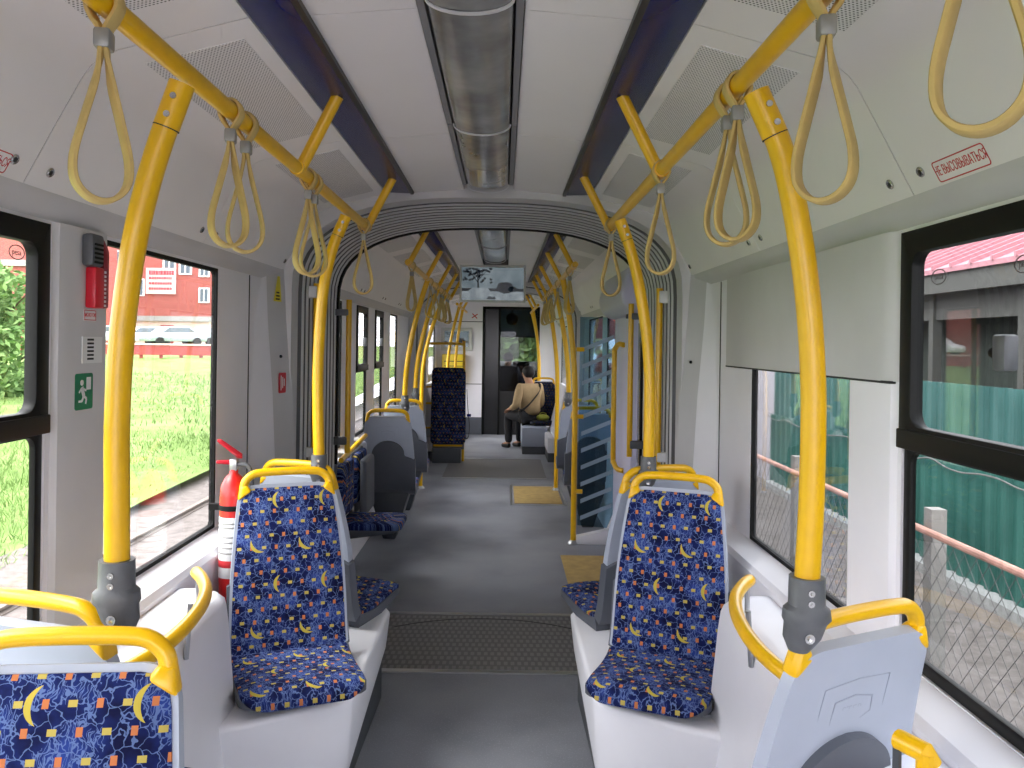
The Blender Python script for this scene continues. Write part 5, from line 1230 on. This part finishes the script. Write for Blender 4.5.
# ---- red brick building across the lawn
def building(label, x0, x1, y0, y1, zt, wins, roof_h=1.2, ledge=None):
    t = thing('brick_building', label, 'building', ((x0 + x1) / 2, y0, GZ), 'red brick buildings')
    MB().box(x0, x1, y0, y1, GZ - 0.3, zt).build('walls', 'brick', t, smooth=0)
    MB().prism([(x0 - .3, zt), (x1 + .3, zt), (x1 + .3, zt + .25), ((x0 + x1) / 2, zt + roof_h), (x0 - .3, zt + .25)], y0 - .3, y1 + .3, 'y').build('roof', 'shed_roof', t, smooth=0)
    if ledge: MB().box(x0, x1, y0 - 0.25, y0, ledge, ledge + 0.45).build('cornice', 'shed_roof', t, smooth=0)
    for (wx, wz, w, h) in wins:
        MB().box(wx - w / 2 - .12, wx + w / 2 + .12, y0 - 0.08, y0 + 0.02, wz - .12, wz + h + .12).build('window_frame', 'window_white', t, smooth=0)
        for k in (-1, 1): MB().box(wx + k * w * .26 - w * .19, wx + k * w * .26 + w * .19, y0 - 0.10, y0 - 0.07, wz, wz + h).build('window_glass', 'window_dark', t, smooth=0)
    return t
BY = 76.0
px = lambda p, Y: CX + (p - VX) * Y / F
pz = lambda p, Y: EYE + (VY - p) * Y / F
wins = [(px(168, BY), pz(278, BY), 1.0, 1.25), (px(184, BY), pz(278, BY), 1.0, 1.25), (px(203, BY), pz(306, BY), 0.8, 1.2), (px(203, BY), pz(280, BY), 0.8, 1.2), (px(138, BY), pz(300, BY), 0.8, 1.4), (px(118, BY), pz(272, BY), 0.8, 1.4)]
b1 = building('long red brick building with white windows and a banner, across the lawn on the left', px(112, BY), px(330, BY), BY, BY + 12, 12.0, wins)
ba, bb, bc, bd = px(145, BY), px(175, BY), pz(299, BY), pz(273, BY)
bn = MB().box(ba, bb, BY - 0.14, BY - 0.05, bc, bd).build('banner', 'banner', b1, smooth=0)
mb = MB()
for k in range(4):
    z = bd - 0.45 - k * 0.5
    x = ba + 0.3
    while x < bb - 0.4:
        w = rnd.uniform(0.10, 0.24); mb.box(x, x + w, BY - 0.16, BY - 0.135, z - (0.2 if k == 0 else 0.12), z + (0.2 if k == 0 else 0.1)); x += w + 0.06
mb.build('banner_lettering', 'banner_ink', bn, smooth=0)
building('red brick building with a grey band seen through the near left window', px(-330, 60), px(80, 60), 60, 65.5, 13.0, [(px(-40, 60), 8.0, 1.0, 1.5)], ledge=pz(273, 60))
# low shed with pale pink wall in front of it
t = thing('low_shed', 'low pale shed with flat grey roof in front of the brick building', 'shed', (px(160, 66), 66, GZ))
MB().box(px(126, 66), px(208, 66), 66, 70, GZ - .3, pz(326, 66)).build('walls', 'shed_wall', t, smooth=0); MB().box(px(125, 66), px(210, 66), 65.6, 70.3, pz(326, 66), pz(321, 66)).build('roof', 'shed_roof', t, smooth=0)
MB().box(px(160, 66), px(173, 66), 65.94, 66.02, GZ + .3, pz(330, 66)).build('gate', 'fence_red', t, smooth=0)
o = MB().tube([(px(131, 50), 50, GZ), (px(131, 50), 50, pz(318, 50))], 0.13, 10).build('lamp_post', 'window_white'); tag(o, 'thin white post standing by the parked cars', 'post')
def car(label, x, y, rz, mat, sc=1.0):
    t = thing('parked_car', label, 'car', (x, y, gz(x, y) - 0.03), 'parked cars', rz)
    side = [(-2.1, .35), (-2.15, .65), (-2.0, .85), (-1.35, .95), (-.75, 1.40), (.75, 1.42), (1.45, 1.0), (2.05, .92), (2.15, .6), (2.1, .35)]
    MB().prism(side, -.82, .82, 'y').build('body', mat, t, rel=False, bevel=0.08, seg=2)
    MB().prism([(-1.18, .98), (-.70, 1.33), (.70, 1.35), (1.25, 1.02)], -.835, .835, 'y').build('side_glass', 'car_glass', t, rel=False)
    MB().hull8([(1.28, -.7, 1.06), (.80, -.66, 1.37), (1.28, .7, 1.06), (.80, .66, 1.37), (1.33, -.7, 1.09), (.84, -.66, 1.40), (1.33, .7, 1.09), (.84, .66, 1.40)]).build('windscreen', 'car_glass', t, rel=False)
    for wx in (-1.35, 1.35):
        for wy in (-.78, .78): MB().lathe([(0.0, -.1), (.3, -.1), (.33, -.06), (.33, .06), (.3, .1), (0, .1)], (wx, wy, .33), (0, 1, 0), 18).build('wheel', 'tyre', t, rel=False)
    for wy in (-.55, .55): MB().ball((2.08, wy, .72), .06, .16, .08, 8).build('headlamp', 'window_white', t, rel=False)
car('white car parked second from the left beyond the red fence', px(143, 61), 61, R(50), 'car_white')
car('silver blue car parked nearest the dark window edge beyond the red fence', px(173, 57), 57, R(48), 'car_silver')
car('grey car parked rightmost beyond the red fence', px(209, 61.5), 61.5, R(78), 'car_grey')
car('white car parked leftmost, mostly behind the yellow pole', px(104, 57), 57, R(60), 'car_white')
t = thing('low_fence', 'low red fence at the far side of the lawn, in front of the parked cars', 'fence', (px(150, 40), 40, GZ))
MB().box(px(20, 40), px(300, 40), 39.95, 40.05, pz(360, 40), pz(350, 40)).build('boards', 'fence_red', t, smooth=0)
MB().box(px(20, 40), px(300, 40), 39.9, 40.1, pz(350, 40), pz(348.5, 40)).build('top_board', 'shed_wall', t, smooth=0)
for k in range(15): xx = px(20 + 20 * k, 40); MB().box(xx - .07, xx + .07, 40.04, 40.16, GZ - .3, pz(349, 40)).build('post', 'fence_red', t, smooth=0)

# ---- trees
def tree(label, x, y, h, r, n, leaf, name='leafy_tree', trunk=0.12, low=0.25, group='trees and bushes outside', seed=1):
    rn = random.Random(seed); t = thing(name, label, 'tree', (x, y, GZ), group)
    mb = MB(); mb.tube([(x, y, GZ - .2), (x + .05, y, GZ + h * .4), (x, y + .1, GZ + h * .85)], [trunk, trunk * .3], 8)
    for k in range(9):
        a = rn.uniform(0, 6.28); z0 = GZ + h * rn.uniform(.2, .6); mb.tube([(x, y, z0), (x + math.cos(a) * r * .7, y + math.sin(a) * r * .7, z0 + h * .25)], [trunk * .4, trunk * .1], 5)
    mb.build('trunk', 'bark', t, smooth=60)
    mb = MB(); cl = [(Vector((rn.gauss(0, .45), rn.gauss(0, .45), rn.uniform(-1, 1))), rn.uniform(.25, .5)) for _ in range(34)]
    for k in range(n):
        c, q = rn.choice(cl); d = Vector((rn.gauss(0, 1), rn.gauss(0, 1), rn.gauss(0, 1))).normalized() * q * rn.uniform(.5, 1)
        p = c + d; z = GZ + h * (low + (1 - low) * .5) + p.z * h * (1 - low) * .42; p = Vector((x + p.x * r, y + p.y * r, z))
        u = Vector((rn.gauss(0, 1), rn.gauss(0, 1), rn.gauss(0, .7))).normalized(); w = u.orthogonal().normalized()
        b = mb.add([p - u * leaf, p + w * leaf * .45 + Vector((0, 0, .1 * leaf)), p + u * leaf, p - w * leaf * .45]); mb.face([b, b + 1, b + 2, b + 3])
    mb.build('crown', 'leaves', t, smooth=0)
tree('leafy green bush outside the near left window, in front of the brick wall', px(-6, 21), 21, 3.9, 1.7, 5200, 0.13, 'leafy_bush', low=0.02, seed=2)
tree('green tree seen through the windscreen ahead of the driver', px(512, 34), 34, 5.5, 2.6, 4500, 0.24, low=0.05, seed=4)
tree('second green tree seen through the windscreen, right of the driver', px(527, 40), 40, 4.2, 1.7, 3000, 0.24, low=0.02, seed=5)
building('red brick building glimpsed through the windscreen behind the trees', px(522, 60), px(620, 60), 60, 68, 6.0, [(px(532, 60), 2.0, 1.0, 1.5)])

# ---- right side: corrugated fence, mesh fence, shed
def corrugated(mb, x, y0, y1, z0, z1, pitch=0.2, amp=0.035, th=0.012):
    pts = []; y = y0
    while y < y1:
        pts += [(x, y), (x, y + pitch * .36), (x + amp, y + pitch * .5), (x + amp, y + pitch * .86)]; y += pitch
    poly = pts + [(a + th, b) for a, b in pts[::-1]]
    A = mb.add([(a, b, z0) for a, b in pts]); B = mb.add([(a, b, z1) for a, b in pts]); C = mb.add([(a + th, b, z0) for a, b in pts]); D = mb.add([(a + th, b, z1) for a, b in pts])
    for i in range(len(pts) - 1):
        for P, Q in ((A, B), (C, D)): mb.face([P + i, P + i + 1, Q + i + 1, Q + i])
        mb.face([A + i, A + i + 1, C + i + 1, C + i]); mb.face([B + i, B + i + 1, D + i + 1, D + i])
FX = 4.0
t = thing('corrugated_fence', 'green corrugated sheet fence along the track outside the right windows', 'fence', (FX, 5, GZ))
mb = MB(); corrugated(mb, FX, -3.0, 11.6, GZ - .02, 0.62); mb.build('lower_sheets', 'fence_green', t, smooth=0)
mb = MB(); corrugated(mb, FX + 0.05, -3.0, 11.6, 0.55, 1.30); mb.build('upper_sheets', 'fence_teal', t, smooth=0)
mb = MB(); pts = []
for k in range(0, 60): y = -3 + k * 0.25; pts.append((FX - 0.03, y, 0.56 + 0.06 * (((y * 1.1) % 1) - .5) ** 2 * 4))
mb.tube(pts, 0.008, 6, smooth=3); mb.build('festoon_wire', 'wire', t, smooth=60)
mb = MB(); mb.box(FX - 0.12, FX + 0.1, -3.0, 11.6, GZ - .05, GZ + .09); mb.build('plinth', 'shed_roof', t, smooth=0)
o = MB().box(FX + 0.1, FX + 0.4, 11.6, 18.0, GZ, 3.2).build('pale_wall', 'pale_wall', smooth=0); tag(o, 'pale wall continuing past the end of the green fence, outside right', 'wall')
MX = 2.05
t = thing('mesh_fence', 'wire mesh fence with rusty top pipe and pale posts outside the right windows', 'fence', (MX, 4, GZ))
mb = MB(); mb.tube([(MX, -2.5, 0.76), (MX, 11.5, 0.76)], 0.017, 10); mb.build('top_pipe', 'rust_pipe', t)
for y in (-1.4, 0.3, 2.0, 3.72, 5.45, 7.2, 8.9, 10.6): MB().box(MX + .02, MX + .09, y - .035, y + .035, GZ - .2, 0.86).build('post', 'concrete', t, smooth=0)
mb = MB(); H = 0.76 - (GZ + .06); st = 0.085
for sgn in (-1, 1):
    y = -2.5
    while y < 11.5:
        a, b = Vector((MX, y, GZ + .06 if sgn > 0 else .76)), Vector((MX, y + H * 0.8, .76 if sgn > 0 else GZ + .06)); d = (b - a).normalized(); n_ = Vector((1, 0, 0)).cross(d) * .0009
        k = mb.add([a + n_, b + n_, b - n_, a - n_, a + n_ + Vector((.0025, 0, 0)), b + n_ + Vector((.0025, 0, 0)), b - n_ + Vector((.0025, 0, 0)), a - n_ + Vector((.0025, 0, 0))])
        mb.face([k, k + 1, k + 2, k + 3]); mb.face([k + 4, k + 5, k + 6, k + 7]); mb.face([k, k + 1, k + 5, k + 4]); mb.face([k + 3, k + 2, k + 6, k + 7]); y += st
o = mb.build('wire_mesh', 'wire', t, smooth=0)
t = thing('open_shed', 'dark shed with a pink sheet metal roof behind the green fence, right', 'shed', (10, 4, GZ))
ez_ = 2.86; ex_ = 7.3
mb = MB(); mb.prism([(ex_, ez_), (ex_ + 7, ez_ + 2.9), (ex_ + 7, ez_ + 2.98), (ex_, ez_ + .08)], -6, 24, 'y'); rf = mb.build('roof', 'roof_pink', t, smooth=0)
mb = MB(); y = -5.8
while y < 23.9:
    mb.hull8([(ex_ - .02, y, ez_ + .07), (ex_ - .02, y, ez_ + .14), (ex_ - .02, y + .05, ez_ + .07), (ex_ - .02, y + .05, ez_ + .14), (ex_ + 7, y, ez_ + 2.97), (ex_ + 7, y, ez_ + 3.04), (ex_ + 7, y + .05, ez_ + 2.97), (ex_ + 7, y + .05, ez_ + 3.04)]); y += 0.55
mb.build('roof_seams', 'roof_pink', rf, smooth=0)
MB().box(ex_ + .05, ex_ + .2, -6, 24, ez_ - .32, ez_ + .02).build('fascia', 'under_eave', t, smooth=0)
MB().box(ex_ + .35, ex_ + .5, -6, 24, ez_ - .75, ez_ - .3).build('lintel', 'under_eave', t, smooth=0)
MB().box(ex_ + .9, ex_ + 6.5, -5.8, 23.8, GZ, ez_ + .2).build('walls', 'shed_dark', t, smooth=0)
for k in range(12): yy = -5.6 + k * 2.45; MB().box(ex_ + .3, ex_ + .45, yy, yy + .14, GZ, ez_ - .3).build('post', 'under_eave', t, smooth=0)

# ================================================================== LIGHT, CAMERA
w = bpy.data.worlds.new('World'); scene.world = w; w.use_nodes = True; nt = w.node_tree
bg = nt.nodes['Background']; tc = nt.nodes.new('ShaderNodeTexCoord'); sp = nt.nodes.new('ShaderNodeSeparateXYZ'); nt.links.new(tc.outputs['Generated'], sp.inputs[0])
r = ramp(nt, sp.outputs[2], [(0.0, (0.95, 0.93, 1.0, 1)), (0.4, (0.98, 0.96, 1.0, 1)), (1.0, (0.90, 0.90, 1.0, 1))])
nt.links.new(r.outputs[0], bg.inputs['Color']); bg.inputs['Strength'].default_value = 1.5
sun = bpy.data.lights.new('overcast_sun', 'SUN'); sun.energy = 1.2; sun.angle = R(40); sun.color = (1, 0.98, 0.94)
so = bpy.data.objects.new('overcast_sun', sun); so.rotation_euler = (R(38), 0, R(-70)); COL.objects.link(so)

cam = bpy.data.cameras.new('camera'); co = bpy.data.objects.new('camera', cam); COL.objects.link(co)
cam.sensor_width = 36.0; cam.lens = F / 1024 * 36.0; cam.clip_start = 0.02; cam.clip_end = 400
co.matrix_world = Matrix.Translation((CX, 0, EYE)) @ Matrix.Rotation(R(90), 4, 'X') @ Matrix.Rotation(R(ROLL), 4, 'Z')
dx, dy = VX - 512, VY - 384
cam.shift_x = -(_c * dx - _s * dy) / 1024; cam.shift_y = (_s * dx + _c * dy) / 1024
scene.camera = co
vs = scene.view_settings; vs.view_transform = 'Standard'; vs.look = 'None'; vs.gamma = 1.0; vs.exposure = 2.25; vs.use_curve_mapping = False
cy = scene.cycles; cy.max_bounces = 12; cy.diffuse_bounces = 7; cy.glossy_bounces = 4; cy.transparent_max_bounces = 24; cy.transmission_bounces = 6
cy.use_denoising = True; cy.sample_clamp_indirect = 6.0; cy.caustics_reflective = False; cy.caustics_refractive = False
